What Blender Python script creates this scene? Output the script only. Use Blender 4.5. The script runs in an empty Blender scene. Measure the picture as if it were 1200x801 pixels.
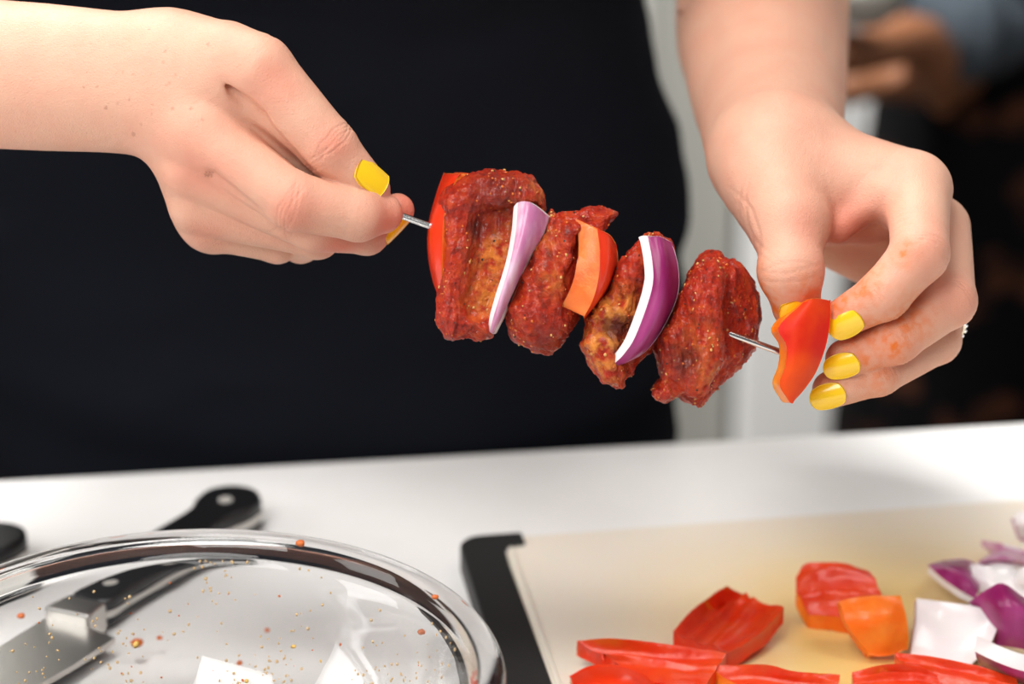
import bpy, bmesh, math, random
import numpy as np
from mathutils import Vector, Matrix

# ------------------------------------------------------------------ camera, world, lights, exposure
sc = bpy.context.scene
COL = sc.collection
FPX = 2833.0                      # 85 mm lens on a 36 mm wide frame of 1200 px
PITCH = math.radians(22.0)
CAM = Vector((0.0, 0.0, 1.41))
D0 = 0.944                        # distance of the skewer along the view axis
cam_data = bpy.data.cameras.new('camera')
cam_data.lens = 85.0
cam_data.sensor_width = 36.0
cam_data.dof.use_dof = True
cam_data.dof.focus_distance = D0 - 0.008
cam_data.dof.aperture_fstop = 4.5
cam = bpy.data.objects.new('camera', cam_data)
COL.objects.link(cam)
cam.location = CAM
cam.rotation_euler = (math.pi / 2 - PITCH, 0, 0)
sc.camera = cam
sc.view_settings.view_transform = 'Standard'
sc.view_settings.look = 'None'
sc.view_settings.gamma = 1.0
sc.view_settings.exposure = -0.06
sc.cycles.caustics_refractive = True
sc.cycles.caustics_reflective = False
sc.cycles.max_bounces = 14
sc.cycles.transmission_bounces = 12
sc.cycles.transparent_max_bounces = 12
sc.cycles.sample_clamp_indirect = 6.0

world = bpy.data.worlds.new('world')
sc.world = world
world.use_nodes = True
world.node_tree.nodes['Background'].inputs[0].default_value = (0.93, 0.96, 1.0, 1)
world.node_tree.nodes['Background'].inputs[1].default_value = 0.16


def area_light(name, loc, target, size, power, col):
    l = bpy.data.lights.new(name, 'AREA')
    l.shape = 'RECTANGLE'
    l.size, l.size_y = size
    l.energy = power
    l.color = col
    o = bpy.data.objects.new(name, l)
    COL.objects.link(o)
    o.location = loc
    o.rotation_euler = (Vector(target) - Vector(loc)).to_track_quat('-Z', 'Y').to_euler()
    return o


area_light('ceiling_lamp', (-0.28, 0.70, 2.50), (0.0, 0.95, 0.95), (0.6, 0.6), 17.0, (1.0, 0.97, 0.93))
area_light('front_fill', (-0.45, 0.02, 1.90), (0.0, 0.95, 1.0), (0.7, 0.6), 11.0, (1.0, 0.98, 0.96))  # added fill close to the lens for the hands, not an actual window
area_light('left_window_light', (-1.75, 0.45, 1.65), (0.0, 0.95, 0.95), (0.8, 0.8), 11.0, (1.0, 0.99, 0.97))
area_light('counter_fill', (0.80, 0.60, 2.40), (0.15, 0.95, 0.9), (0.5, 0.5), 6.0, (1.0, 0.97, 0.93))  # added fill to brighten the dim end of the counter
area_light('background_fill', (-0.35, 1.62, 2.40), (0.30, 2.75, 1.0), (0.5, 0.3), 66.0, (1.0, 0.98, 0.95))  # added to lift the cabinet and wall behind, no known fixture


COUNTER = 0.90
CP, SP = math.cos(PITCH), math.sin(PITCH)
CAM_R = np.array([[1, 0, 0], [0, SP, -CP], [0, CP, SP]])     # columns: camera x, y, z axes in world


def C3(px, py, z=0.0):
    """pixel and offset z (mm towards the lens from the skewer plane) -> camera space, mm"""
    d = D0 * 1000 - z
    return np.array([(px - 600) / FPX * d, (400.5 - py) / FPX * d, -d])


def to_world(p):
    """camera space mm -> world metres, (n,3) or (3,)"""
    p = np.asarray(p, float) / 1000.0
    return p @ CAM_R.T + np.array(CAM)


def ray(px, py):
    v = np.array([(px - 600) / FPX, (400.5 - py) / FPX, -1.0])
    return CAM_R @ v


def on_z(px, py, z):
    r = ray(px, py)
    return np.array(CAM) + r * ((z - CAM.z) / r[2])


def on_y(px, py, y):
    r = ray(px, py)
    return np.array(CAM) + r * (y / r[1])


def W(px, py, z=0.0):
    return to_world(C3(px, py, z))


# ------------------------------------------------------------------ noise
_rng = np.random.RandomState(7)
_PERM = _rng.permutation(256)
_PERM = np.concatenate([_PERM, _PERM, _PERM])
_GRAD = _rng.normal(size=(256, 3))
_GRAD /= np.linalg.norm(_GRAD, axis=1)[:, None]


def noise(p):
    p = np.asarray(p, float)
    i = np.floor(p).astype(int)
    f = p - i
    i &= 255
    u = f * f * f * (f * (f * 6 - 15) + 10)
    out = 0
    for dx in (0, 1):
        for dy in (0, 1):
            for dz in (0, 1):
                h = _PERM[_PERM[_PERM[(i[:, 0] + dx) & 255] + ((i[:, 1] + dy) & 255)] + ((i[:, 2] + dz) & 255)]
                g = _GRAD[h]
                w = ((u[:, 0] if dx else 1 - u[:, 0]) * (u[:, 1] if dy else 1 - u[:, 1]) * (u[:, 2] if dz else 1 - u[:, 2]))
                out = out + w * (g[:, 0] * (f[:, 0] - dx) + g[:, 1] * (f[:, 1] - dy) + g[:, 2] * (f[:, 2] - dz))
    return out


def fbm(p, oct=3):
    a, s, o = 1.0, 0.0, 0.0
    for k in range(oct):
        o = o + a * noise(p * (2 ** k) + 17.3 * k)
        a *= 0.5
    return o


def sstep(a, b, x):
    t = np.clip((x - a) / (b - a), 0, 1)
    return t * t * (3 - 2 * t)


# ------------------------------------------------------------------ materials
def new_mat(name):
    m = bpy.data.materials.new(name)
    m.use_nodes = True
    nt = m.node_tree
    return m, nt, nt.nodes['Principled BSDF']


def node(nt, typ, **kw):
    n = nt.nodes.new(typ)
    for k, v in kw.items():
        if k.startswith('i_'):
            n.inputs[k[2:].replace('_', ' ')].default_value = v
        else:
            setattr(n, k, v)
    return n


def simple(name, col, rough=0.5, metal=0.0, spec=0.5, coat=0.0, sss=0.0, sssr=(1, .3, .15), bump=None, mix=None, scale=0.005):
    m, nt, b = new_mat(name)
    b.inputs['Base Color'].default_value = (*col, 1)
    b.inputs['Roughness'].default_value = rough
    b.inputs['Metallic'].default_value = metal
    b.inputs['Specular IOR Level'].default_value = spec
    b.inputs['Coat Weight'].default_value = coat
    b.inputs['Coat Roughness'].default_value = 0.08
    if sss:
        b.inputs['Subsurface Weight'].default_value = sss
        b.inputs['Subsurface Radius'].default_value = sssr
        b.inputs['Subsurface Scale'].default_value = scale
    tc = node(nt, 'ShaderNodeTexCoord')
    if mix:
        # mix = (colour2, noise scale, low, high, stretch)
        mp = node(nt, 'ShaderNodeMapping')
        mp.inputs['Scale'].default_value = mix[4]
        nt.links.new(tc.outputs['Object'], mp.inputs['Vector'])
        n = node(nt, 'ShaderNodeTexNoise')
        n.inputs['Scale'].default_value = mix[1]
        n.inputs['Detail'].default_value = 5
        nt.links.new(mp.outputs[0], n.inputs['Vector'])
        r = node(nt, 'ShaderNodeMapRange')
        r.inputs[1].default_value, r.inputs[2].default_value = mix[2], mix[3]
        nt.links.new(n.outputs['Fac'], r.inputs[0])
        x = node(nt, 'ShaderNodeMix', data_type='RGBA')
        x.inputs['A'].default_value = (*col, 1)
        x.inputs['B'].default_value = (*mix[0], 1)
        nt.links.new(r.outputs[0], x.inputs['Factor'])
        nt.links.new(x.outputs['Result'], b.inputs['Base Color'])
    if bump:
        n = node(nt, 'ShaderNodeTexNoise')
        n.inputs['Scale'].default_value = bump[0]
        n.inputs['Detail'].default_value = 4
        nt.links.new(tc.outputs['Object'], n.inputs['Vector'])
        bn = node(nt, 'ShaderNodeBump')
        bn.inputs['Strength'].default_value = bump[1]
        bn.inputs['Distance'].default_value = bump[2]
        nt.links.new(n.outputs['Fac'], bn.inputs['Height'])
        nt.links.new(bn.outputs[0], b.inputs['Normal'])
    return m


def skin_material(name, c_base, c_red, c_stain):
    m, nt, b = new_mat(name)
    at = node(nt, 'ShaderNodeAttribute', attribute_name='tint')
    sp = node(nt, 'ShaderNodeSeparateColor')
    nt.links.new(at.outputs['Color'], sp.inputs[0])
    tc = node(nt, 'ShaderNodeTexCoord')
    n1 = node(nt, 'ShaderNodeTexNoise')
    n1.inputs['Scale'].default_value = 55
    n1.inputs['Detail'].default_value = 5
    nt.links.new(tc.outputs['Object'], n1.inputs['Vector'])
    mr = node(nt, 'ShaderNodeMapRange')
    mr.inputs[1].default_value, mr.inputs[2].default_value = 0.35, 0.75
    mr.inputs[3].default_value, mr.inputs[4].default_value = 0.0, 0.35
    nt.links.new(n1.outputs['Fac'], mr.inputs[0])
    ad = node(nt, 'ShaderNodeMath', operation='ADD', use_clamp=True)
    nt.links.new(sp.outputs[0], ad.inputs[0])
    nt.links.new(mr.outputs[0], ad.inputs[1])
    x1 = node(nt, 'ShaderNodeMix', data_type='RGBA')
    x1.inputs['A'].default_value = (*c_base, 1)
    x1.inputs['B'].default_value = (*c_red, 1)
    nt.links.new(ad.outputs[0], x1.inputs['Factor'])
    x2 = node(nt, 'ShaderNodeMix', data_type='RGBA')
    x2.inputs['B'].default_value = (*c_stain, 1)
    nt.links.new(sp.outputs[1], x2.inputs['Factor'])
    nt.links.new(x1.outputs['Result'], x2.inputs['A'])
    x3 = node(nt, 'ShaderNodeMix', data_type='RGBA')
    x3.inputs['B'].default_value = (0.30, 0.10, 0.05, 1)
    nt.links.new(sp.outputs[2], x3.inputs['Factor'])
    nt.links.new(x2.outputs['Result'], x3.inputs['A'])
    nt.links.new(x3.outputs['Result'], b.inputs['Base Color'])
    b.inputs['Roughness'].default_value = 0.5
    b.inputs['Specular IOR Level'].default_value = 0.32
    b.inputs['Subsurface Weight'].default_value = 0.12
    b.inputs['Subsurface Radius'].default_value = (1.0, 0.32, 0.16)
    b.inputs['Subsurface Scale'].default_value = 0.004
    v = node(nt, 'ShaderNodeTexVoronoi', feature='DISTANCE_TO_EDGE')
    v.inputs['Scale'].default_value = 950
    nt.links.new(tc.outputs['Object'], v.inputs['Vector'])
    n2 = node(nt, 'ShaderNodeTexNoise')
    n2.inputs['Scale'].default_value = 420
    n2.inputs['Detail'].default_value = 4
    nt.links.new(tc.outputs['Object'], n2.inputs['Vector'])
    sm = node(nt, 'ShaderNodeMath', operation='ADD')
    nt.links.new(v.outputs['Distance'], sm.inputs[0])
    nt.links.new(n2.outputs['Fac'], sm.inputs[1])
    bp = node(nt, 'ShaderNodeBump')
    bp.inputs['Strength'].default_value = 0.42
    bp.inputs['Distance'].default_value = 0.0005
    nt.links.new(sm.outputs[0], bp.inputs['Height'])
    nt.links.new(bp.outputs[0], b.inputs['Normal'])
    return m


M_SKIN = skin_material('skin', (0.69, 0.39, 0.275), (0.66, 0.23, 0.155), (0.70, 0.15, 0.015))
M_SKIN2 = skin_material('skin_of_helper', (0.28, 0.115, 0.055), (0.25, 0.1, 0.05), (0.5, 0.2, 0.1))
M_NAIL = simple('yellow_polish', (0.93, 0.59, 0.010), 0.22, coat=0.5, spec=0.5)
M_SHIRT = simple('black_cotton', (0.0068, 0.0078, 0.0118), 0.9, spec=0.07, bump=(900, 0.25, 0.0006))
M_TROUSER = simple('black_twill', (0.006, 0.006, 0.008), 0.9, spec=0.15)
M_STEEL = simple('brushed_steel', (0.72, 0.71, 0.69), 0.2, metal=1.0)
M_STEEL2 = simple('blade_steel', (0.62, 0.60, 0.57), 0.33, metal=1.0)
M_RIVET = simple('rivet_nickel', (0.75, 0.73, 0.68), 0.5, metal=0.5)
M_DIAM = simple('ring_silver', (0.9, 0.9, 0.9), 0.08, metal=1.0)
M_BLACKP = simple('black_plastic', (0.010, 0.010, 0.011), 0.32, spec=0.5)
M_RUBBER = simple('black_rubber', (0.013, 0.013, 0.013), 0.6, bump=(700, 0.3, 0.0004))
M_COUNTER = simple('white_counter', (0.88, 0.875, 0.865), 0.35, spec=0.4, mix=((0.82, 0.815, 0.80), 14, 0.35, 0.7, (1, 1, 1)))
M_WALL = simple('pale_wall', (0.62, 0.62, 0.59), 0.8)
M_CAB = simple('white_lacquer', (0.86, 0.86, 0.85), 0.5)
M_FLOOR = simple('dark_floor', (0.06, 0.04, 0.03), 0.5, mix=((0.10, 0.06, 0.04), 3, 0.3, 0.7, (1, 8, 1)))
M_DENIM = simple('denim', (0.050, 0.066, 0.082), 0.9, mix=((0.03, 0.042, 0.056), 60, 0.3, 0.7, (1, 1, 1)))
M_PRINT = simple('dark_print', (0.0035, 0.0035, 0.004), 0.9, spec=0.05, mix=((0.06, 0.022, 0.012), 22, 0.56, 0.68, (1, 1, 1)))
M_PEPSKIN = simple('pepper_skin', (0.74, 0.036, 0.006), 0.30, coat=0.12, sss=0.25, sssr=(1, .2, .05), bump=(60, 0.08, 0.002))
M_PEPFLESH = simple('pepper_flesh', (0.80, 0.125, 0.018), 0.36, spec=0.35, coat=0.08, sss=0.35, sssr=(1, .3, .06), bump=(900, 0.35, 0.0006),
                    mix=((0.86, 0.26, 0.05), 120, 0.35, 0.75, (1, 1, 1)))
M_PEPIN = simple('pepper_inside', (0.66, 0.032, 0.006), 0.33, spec=0.35, coat=0.1, sss=0.25, sssr=(1, .2, .05), bump=(260, 0.35, 0.0015),
                 mix=((0.74, 0.075, 0.012), 70, 0.4, 0.8, (1, 1, 1)))
M_PEPORANGE = simple('pepper_orange_flesh', (0.92, 0.17, 0.008), 0.34, spec=0.35, coat=0.12, sss=0.4, sssr=(1, .35, .06), bump=(400, 0.25, 0.001),
                     mix=((0.95, 0.34, 0.05), 60, 0.45, 0.8, (1, 1, 1)))
M_ONSKIN = simple('onion_skin', (0.24, 0.011, 0.098), 0.32, spec=0.3, coat=0.08, sss=0.2, sssr=(1, .3, .6),
                  mix=((0.42, 0.07, 0.24), 60, 0.42, 0.75, (1, 1, 0.3)), bump=(200, 0.1, 0.001))
M_ONPALE = simple('onion_pale_skin', (0.52, 0.17, 0.34), 0.3, coat=0.3, sss=0.2, sssr=(1, .3, .6),
                  mix=((0.74, 0.50, 0.60), 130, 0.4, 0.7, (1.0, 1.0, 0.25)))
M_ONWHITE = simple('onion_white', (0.90, 0.86, 0.86), 0.28, coat=0.3, sss=0.3, sssr=(1, .8, .8), mix=((0.86, 0.77, 0.80), 50, 0.45, 0.8, (1, 1, 1)))


def meat_material():
    m, nt, b = new_mat('marinated_beef')
    at = node(nt, 'ShaderNodeAttribute', attribute_name='tint')
    sp = node(nt, 'ShaderNodeSeparateColor')
    nt.links.new(at.outputs['Color'], sp.inputs[0])
    tc = node(nt, 'ShaderNodeTexCoord')
    n1 = node(nt, 'ShaderNodeTexNoise')
    n1.inputs['Scale'].default_value = 210
    n1.inputs['Detail'].default_value = 6
    n1.inputs['Roughness'].default_value = 0.65
    nt.links.new(tc.outputs['Object'], n1.inputs['Vector'])
    cr = node(nt, 'ShaderNodeValToRGB')
    e = cr.color_ramp.elements
    e[0].position, e[0].color = 0.30, (0.17, 0.008, 0.004, 1)
    e[1].position, e[1].color = 0.76, (0.70, 0.092, 0.012, 1)
    e2 = e.new(0.50)
    e2.color = (0.50, 0.024, 0.006, 1)
    nt.links.new(n1.outputs['Fac'], cr.inputs[0])
    x1 = node(nt, 'ShaderNodeMix', data_type='RGBA')
    x1.inputs['B'].default_value = (0.92, 0.33, 0.05, 1)          # fat
    nt.links.new(cr.outputs[0], x1.inputs['A'])
    n3 = node(nt, 'ShaderNodeTexNoise')
    n3.inputs['Scale'].default_value = 260
    n3.inputs['Detail'].default_value = 4
    nt.links.new(tc.outputs['Object'], n3.inputs['Vector'])
    mr = node(nt, 'ShaderNodeMapRange')
    mr.inputs[1].default_value, mr.inputs[2].default_value = 0.38, 0.58
    nt.links.new(n3.outputs['Fac'], mr.inputs[0])
    mu = node(nt, 'ShaderNodeMath', operation='MULTIPLY')
    nt.links.new(sp.outputs[0], mu.inputs[0])
    nt.links.new(mr.outputs[0], mu.inputs[1])
    nt.links.new(mu.outputs[0], x1.inputs['Factor'])
    x2 = node(nt, 'ShaderNodeMix', data_type='RGBA')
    x2.inputs['B'].default_value = (0.10, 0.016, 0.010, 1)        # darker lean, and shade painted into the grooves
    nt.links.new(sp.outputs[1], x2.inputs['Factor'])
    nt.links.new(x1.outputs['Result'], x2.inputs['A'])
    nt.links.new(x2.outputs['Result'], b.inputs['Base Color'])
    b.inputs['Roughness'].default_value = 0.34
    b.inputs['Specular IOR Level'].default_value = 0.22
    b.inputs['Coat Weight'].default_value = 0.40
    b.inputs['Coat Roughness'].default_value = 0.08
    n5 = node(nt, 'ShaderNodeTexNoise')
    n5.inputs['Scale'].default_value = 330
    n5.inputs['Detail'].default_value = 3
    nt.links.new(tc.outputs['Object'], n5.inputs['Vector'])
    b5 = node(nt, 'ShaderNodeBump')
    b5.inputs['Strength'].default_value = 0.8
    b5.inputs['Distance'].default_value = 0.0016
    nt.links.new(n5.outputs['Fac'], b5.inputs['Height'])
    nt.links.new(b5.outputs[0], b.inputs['Coat Normal'])
    b.inputs['Subsurface Weight'].default_value = 0.12
    b.inputs['Subsurface Radius'].default_value = (1, .2, .1)
    b.inputs['Subsurface Scale'].default_value = 0.003
    n2 = node(nt, 'ShaderNodeTexNoise')
    n2.inputs['Scale'].default_value = 520
    n2.inputs['Detail'].default_value = 6
    n2.inputs['Roughness'].default_value = 0.65
    nt.links.new(tc.outputs['Object'], n2.inputs['Vector'])
    bp = node(nt, 'ShaderNodeBump')
    bp.inputs['Strength'].default_value = 0.9
    bp.inputs['Distance'].default_value = 0.0030
    nt.links.new(n2.outputs['Fac'], bp.inputs['Height'])
    nt.links.new(bp.outputs[0], b.inputs['Normal'])
    return m


M_MEAT = meat_material()
M_SEED = simple('sesame_seasoning', (0.66, 0.36, 0.11), 0.5)
M_PEPPERCORN = simple('black_pepper', (0.02, 0.012, 0.01), 0.6)
M_CHILI = simple('chili_flake', (0.62, 0.14, 0.02), 0.4)
M_OIL = simple('seasoned_oil', (0.80, 0.52, 0.14), 0.3)


def glass_material():
    m, nt, b = new_mat('clear_glass')
    b.inputs['Base Color'].default_value = (1.0, 1.0, 1.0, 1)
    b.inputs['Transmission Weight'].default_value = 1.0
    b.inputs['Roughness'].default_value = 0.0
    b.inputs['IOR'].default_value = 1.46
    return m


M_GLASS = glass_material()


def board_material():
    m, nt, b = new_mat('ivory_plastic')
    tc = node(nt, 'ShaderNodeTexCoord')
    n = node(nt, 'ShaderNodeTexNoise')
    n.inputs['Scale'].default_value = 8
    n.inputs['Detail'].default_value = 3
    nt.links.new(tc.outputs['Object'], n.inputs['Vector'])
    # juice stain: fades out from where the vegetables were cut
    gm = node(nt, 'ShaderNodeVectorMath', operation='DISTANCE')
    gm.inputs[1].default_value = (0.185, -0.10, 0.012)
    nt.links.new(tc.outputs['Object'], gm.inputs[0])
    mr = node(nt, 'ShaderNodeMapRange', interpolation_type='SMOOTHSTEP')
    mr.inputs[1].default_value, mr.inputs[2].default_value = 0.155, 0.03
    nt.links.new(gm.outputs['Value'], mr.inputs[0])
    m2 = node(nt, 'ShaderNodeMapRange')
    m2.inputs[1].default_value, m2.inputs[2].default_value = 0.35, 0.6
    m2.inputs[3].default_value = 0.35
    nt.links.new(n.outputs['Fac'], m2.inputs[0])
    mu = node(nt, 'ShaderNodeMath', operation='MULTIPLY')
    nt.links.new(mr.outputs[0], mu.inputs[0])
    nt.links.new(m2.outputs[0], mu.inputs[1])
    x = node(nt, 'ShaderNodeMix', data_type='RGBA')
    x.inputs['A'].default_value = (0.80, 0.73, 0.63, 1)
    x.inputs['B'].default_value = (0.80, 0.56, 0.19, 1)
    nt.links.new(mu.outputs[0], x.inputs['Factor'])
    nt.links.new(x.outputs['Result'], b.inputs['Base Color'])
    b.inputs['Roughness'].default_value = 0.4
    b.inputs['Subsurface Weight'].default_value = 0.15
    b.inputs['Subsurface Scale'].default_value = 0.006
    n2 = node(nt, 'ShaderNodeTexNoise')
    n2.inputs['Scale'].default_value = 500
    nt.links.new(tc.outputs['Object'], n2.inputs['Vector'])
    bp = node(nt, 'ShaderNodeBump')
    bp.inputs['Strength'].default_value = 0.15
    bp.inputs['Distance'].default_value = 0.0004
    nt.links.new(n2.outputs['Fac'], bp.inputs['Height'])
    nt.links.new(bp.outputs[0], b.inputs['Normal'])
    return m


M_BOARD = board_material()


# ------------------------------------------------------------------ object helpers
def mesh_obj(name, verts, faces, mats, parent=None, smooth=True, fmat=None, origin=None, tint=None):
    """origin: world position the object (and its mesh) is centred on"""
    verts = np.asarray(verts, float)
    pw = np.array(parent['_w']) if parent is not None and '_w' in parent else np.zeros(3)
    org = np.array(origin, float) if origin is not None else pw
    me = bpy.data.meshes.new(name)
    me.from_pydata((verts - org).tolist(), [], faces if isinstance(faces, list) else faces.tolist())
    for m in (mats if isinstance(mats, (list, tuple)) else [mats]):
        me.materials.append(m)
    if smooth:
        me.polygons.foreach_set('use_smooth', [True] * len(me.polygons))
    if fmat is not None:
        me.polygons.foreach_set('material_index', np.asarray(fmat, np.int32))
    if tint is not None:
        a = me.color_attributes.new('tint', 'FLOAT_COLOR', 'POINT')
        a.data.foreach_set('color', np.column_stack([tint, np.ones(len(tint))]).astype(np.float32).ravel())
    me.update()
    o = bpy.data.objects.new(name, me)
    COL.objects.link(o)
    if parent is not None:
        o.parent = parent
        o.location = org - pw
    else:
        o.location = org
    o['_w'] = [float(v) for v in org]
    return o


def empty(name, loc):
    o = bpy.data.objects.new(name, None)
    COL.objects.link(o)
    o.location = loc
    o.empty_display_size = 0.05
    o['_w'] = [float(v) for v in loc]
    return o


def tag(o, label=None, cat=None, group=None, kind=None):
    if label:
        o['label'] = label
    if cat:
        o['category'] = cat
    if group:
        o['group'] = group
    if kind:
        o['kind'] = kind
    return o


def bevel(o, w, seg=2, ang=40):
    b = o.modifiers.new('edge', 'BEVEL')
    b.width = w
    b.segments = seg
    b.limit_method = 'ANGLE'
    b.angle_limit = math.radians(ang)
    return o


def box_data(c, s, yaw=0.0):
    v = []
    for x in (-1, 1):
        for y in (-1, 1):
            for z in (-1, 1):
                lx, ly = x * s[0] / 2, y * s[1] / 2
                v.append((c[0] + lx * math.cos(yaw) - ly * math.sin(yaw), c[1] + lx * math.sin(yaw) + ly * math.cos(yaw), c[2] + z * s[2] / 2))
    f = [(0, 1, 3, 2), (4, 6, 7, 5), (0, 4, 5, 1), (2, 3, 7, 6), (0, 2, 6, 4), (1, 5, 7, 3)]
    return v, f


def tube_data(path, radii, n=16, flat=None, caps=True):
    """tube around world points; flat=(dir, s) squashes the section by s along dir"""
    path = [np.asarray(p, float) for p in path]
    V, F = [], []
    ref = None
    for i, p in enumerate(path):
        t = path[min(i + 1, len(path) - 1)] - path[max(i - 1, 0)]
        t = t / np.linalg.norm(t)
        if flat is not None:
            a = np.asarray(flat[0], float)
        else:
            a = ref if ref is not None else (np.array([0, 0, 1.0]) if abs(t[2]) < 0.8 else np.array([1.0, 0, 0]))
        a = a - t * a.dot(t)
        a /= np.linalg.norm(a)
        ref = a
        b = np.cross(t, a)
        r = radii[i]
        s = flat[1] if flat is not None else 1.0
        for k in range(n):
            w = 2 * math.pi * k / n
            V.append(p + a * (r * s * math.cos(w)) + b * (r * math.sin(w)))
    m = len(path)
    for i in range(m - 1):
        for k in range(n):
            F.append((i * n + k, i * n + (k + 1) % n, (i + 1) * n + (k + 1) % n, (i + 1) * n + k))
    if caps:
        F.append(tuple(reversed(range(n))))
        F.append(tuple((m - 1) * n + k for k in range(n)))
    return V, F


def join(parts):
    V, F, MI = [], [], []
    for p in parts:
        v, f = p[0], p[1]
        mi = p[2] if len(p) > 2 else 0
        o = len(V)
        V.extend([tuple(x) for x in v])
        F.extend([tuple(i + o for i in ff) for ff in f])
        MI.extend([mi] * len(f))
    return V, F, MI


def catmull(P, n):
    """resample control rows (k, ...) to n rows with a Catmull-Rom curve"""
    P = np.asarray(P, float)
    k = len(P)
    t = np.linspace(0, k - 1, n)
    i = np.clip(np.floor(t).astype(int), 0, k - 2)
    f = (t - i).reshape((-1,) + (1,) * (P.ndim - 1))
    p0 = P[np.maximum(i - 1, 0)]
    p1, p2 = P[i], P[i + 1]
    p3 = P[np.minimum(i + 2, k - 1)]
    p0 = np.where((i == 0).reshape(f.shape), 2 * p1 - p2, p0)
    p3 = np.where((i == k - 2).reshape(f.shape), 2 * p2 - p1, p3)
    return 0.5 * ((2 * p1) + (-p0 + p2) * f + (2 * p0 - 5 * p1 + 4 * p2 - p3) * f ** 2 + (-p0 + 3 * p1 - 3 * p2 + p3) * f ** 3)


# ------------------------------------------------------------------ signed distance meshing (hands, meat)
def smin(a, b, k):
    h = np.maximum(k - np.abs(a - b), 0) / k
    return np.minimum(a, b) - h * h * k * 0.25


def rcone(p, a, b, ra, rb, flat=None):
    a, b = np.asarray(a, float), np.asarray(b, float)
    ba = b - a
    q = p - a
    h = np.clip(q @ ba / ba.dot(ba), 0, 1)
    w = q - h[:, None] * ba
    if flat is not None:
        n, s = np.asarray(flat[0], float), flat[1]
        n = n / np.linalg.norm(n)
        w = w + np.outer(w @ n, n) * (s - 1)
    return np.sqrt((w * w).sum(1)) - (ra + (rb - ra) * h)


def surface_nets(f, lo, hi, h, band=5.0, newton=2):
    """f: (n,3)->(n,) ; narrow band; returns verts, quads (array)"""
    lo = np.asarray(lo, float)
    c = 4
    n = (np.ceil((np.asarray(hi) - lo) / (h * c)).astype(int)) * c + 1
    nc = (n - 1) // c + 1
    g = np.stack(np.meshgrid(*[np.arange(k) * c * h for k in nc], indexing='ij'), -1).reshape(-1, 3) + lo
    dc = f(g).reshape(nc)
    act = np.abs(dc) < band
    # active coarse cells
    a = np.zeros(nc - 1, bool)
    for dx in (0, 1):
        for dy in (0, 1):
            for dz in (0, 1):
                a |= act[dx:dx + nc[0] - 1, dy:dy + nc[1] - 1, dz:dz + nc[2] - 1]
    D = np.repeat(np.repeat(np.repeat(dc, c, 0), c, 1), c, 2)[:n[0], :n[1], :n[2]].astype(np.float32)
    m = np.zeros(n, bool)
    A = np.repeat(np.repeat(np.repeat(a, c, 0), c, 1), c, 2)
    for dx in (0, 1):
        for dy in (0, 1):
            for dz in (0, 1):
                m[dx:dx + A.shape[0], dy:dy + A.shape[1], dz:dz + A.shape[2]] |= A
    idx = np.argwhere(m)
    vals = np.empty(len(idx), np.float32)
    for s in range(0, len(idx), 200000):
        vals[s:s + 200000] = f(idx[s:s + 200000] * h + lo)
    D[m] = vals
    ins = D < 0
    nx, ny, nz = n - 1
    cnt = np.zeros((nx, ny, nz), np.uint8)
    for dx in (0, 1):
        for dy in (0, 1):
            for dz in (0, 1):
                cnt += ins[dx:dx + nx, dy:dy + ny, dz:dz + nz]
    cells = np.argwhere((cnt > 0) & (cnt < 8))
    vid = -np.ones((nx, ny, nz), np.int64)
    vid[cells[:, 0], cells[:, 1], cells[:, 2]] = np.arange(len(cells))
    acc = np.zeros((len(cells), 3))
    num = np.zeros(len(cells))
    corners = [(x, y, z) for x in (0, 1) for y in (0, 1) for z in (0, 1)]
    cv = {k: D[cells[:, 0] + k[0], cells[:, 1] + k[1], cells[:, 2] + k[2]] for k in corners}
    for k in corners:
        for ax in range(3):
            if k[ax] == 0:
                k2 = list(k); k2[ax] = 1; k2 = tuple(k2)
                d1, d2 = cv[k], cv[k2]
                x = (d1 < 0) != (d2 < 0)
                t = np.where(x, d1 / np.where(d1 == d2, 1, d1 - d2), 0)
                pt = np.tile(np.array(k, float), (len(cells), 1))
                pt[:, ax] += t
                acc += pt * x[:, None]
                num += x
    V = (cells + acc / num[:, None]) * h + lo
    Q = []
    for ax in range(3):
        b, cc = (ax + 1) % 3, (ax + 2) % 3
        sl1 = [slice(None)] * 3; sl2 = [slice(None)] * 3
        sl1[ax] = slice(0, -1); sl2[ax] = slice(1, None)
        s1, s2 = ins[tuple(sl1)], ins[tuple(sl2)]
        e = np.argwhere(s1 != s2)
        ok = (e[:, b] > 0) & (e[:, b] < n[b] - 1) & (e[:, cc] > 0) & (e[:, cc] < n[cc] - 1)
        e = e[ok]
        def v(db, dcx):
            q = e.copy(); q[:, b] += db; q[:, cc] += dcx
            return vid[q[:, 0], q[:, 1], q[:, 2]]
        quad = np.stack([v(-1, -1), v(0, -1), v(0, 0), v(-1, 0)], 1)
        inside_first = s1[e[:, 0], e[:, 1], e[:, 2]]
        quad[~inside_first] = quad[~inside_first][:, ::-1]
        Q.append(quad)
    Q = np.concatenate(Q)
    Q = Q[(Q >= 0).all(1)]
    used = np.unique(Q)
    remap = -np.ones(len(V), np.int64)
    remap[used] = np.arange(len(used))
    V, Q = V[used], remap[Q]
    for _ in range(newton):
        d, g = grad(f, V, h * 0.5)
        V = V - g * np.clip(d, -h * 0.6, h * 0.6)[:, None]
    return V, Q


_TET = np.array([[1, 1, 1], [1, -1, -1], [-1, 1, -1], [-1, -1, 1]], float)


def grad(f, V, e):
    g = 0
    d = 0
    for t in _TET:
        x = f(V + t * e)
        d = d + x * 0.25
        g = g + x[:, None] * t
    l = np.linalg.norm(g, axis=1)[:, None]
    return d, g / np.maximum(l, 1e-9)


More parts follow.
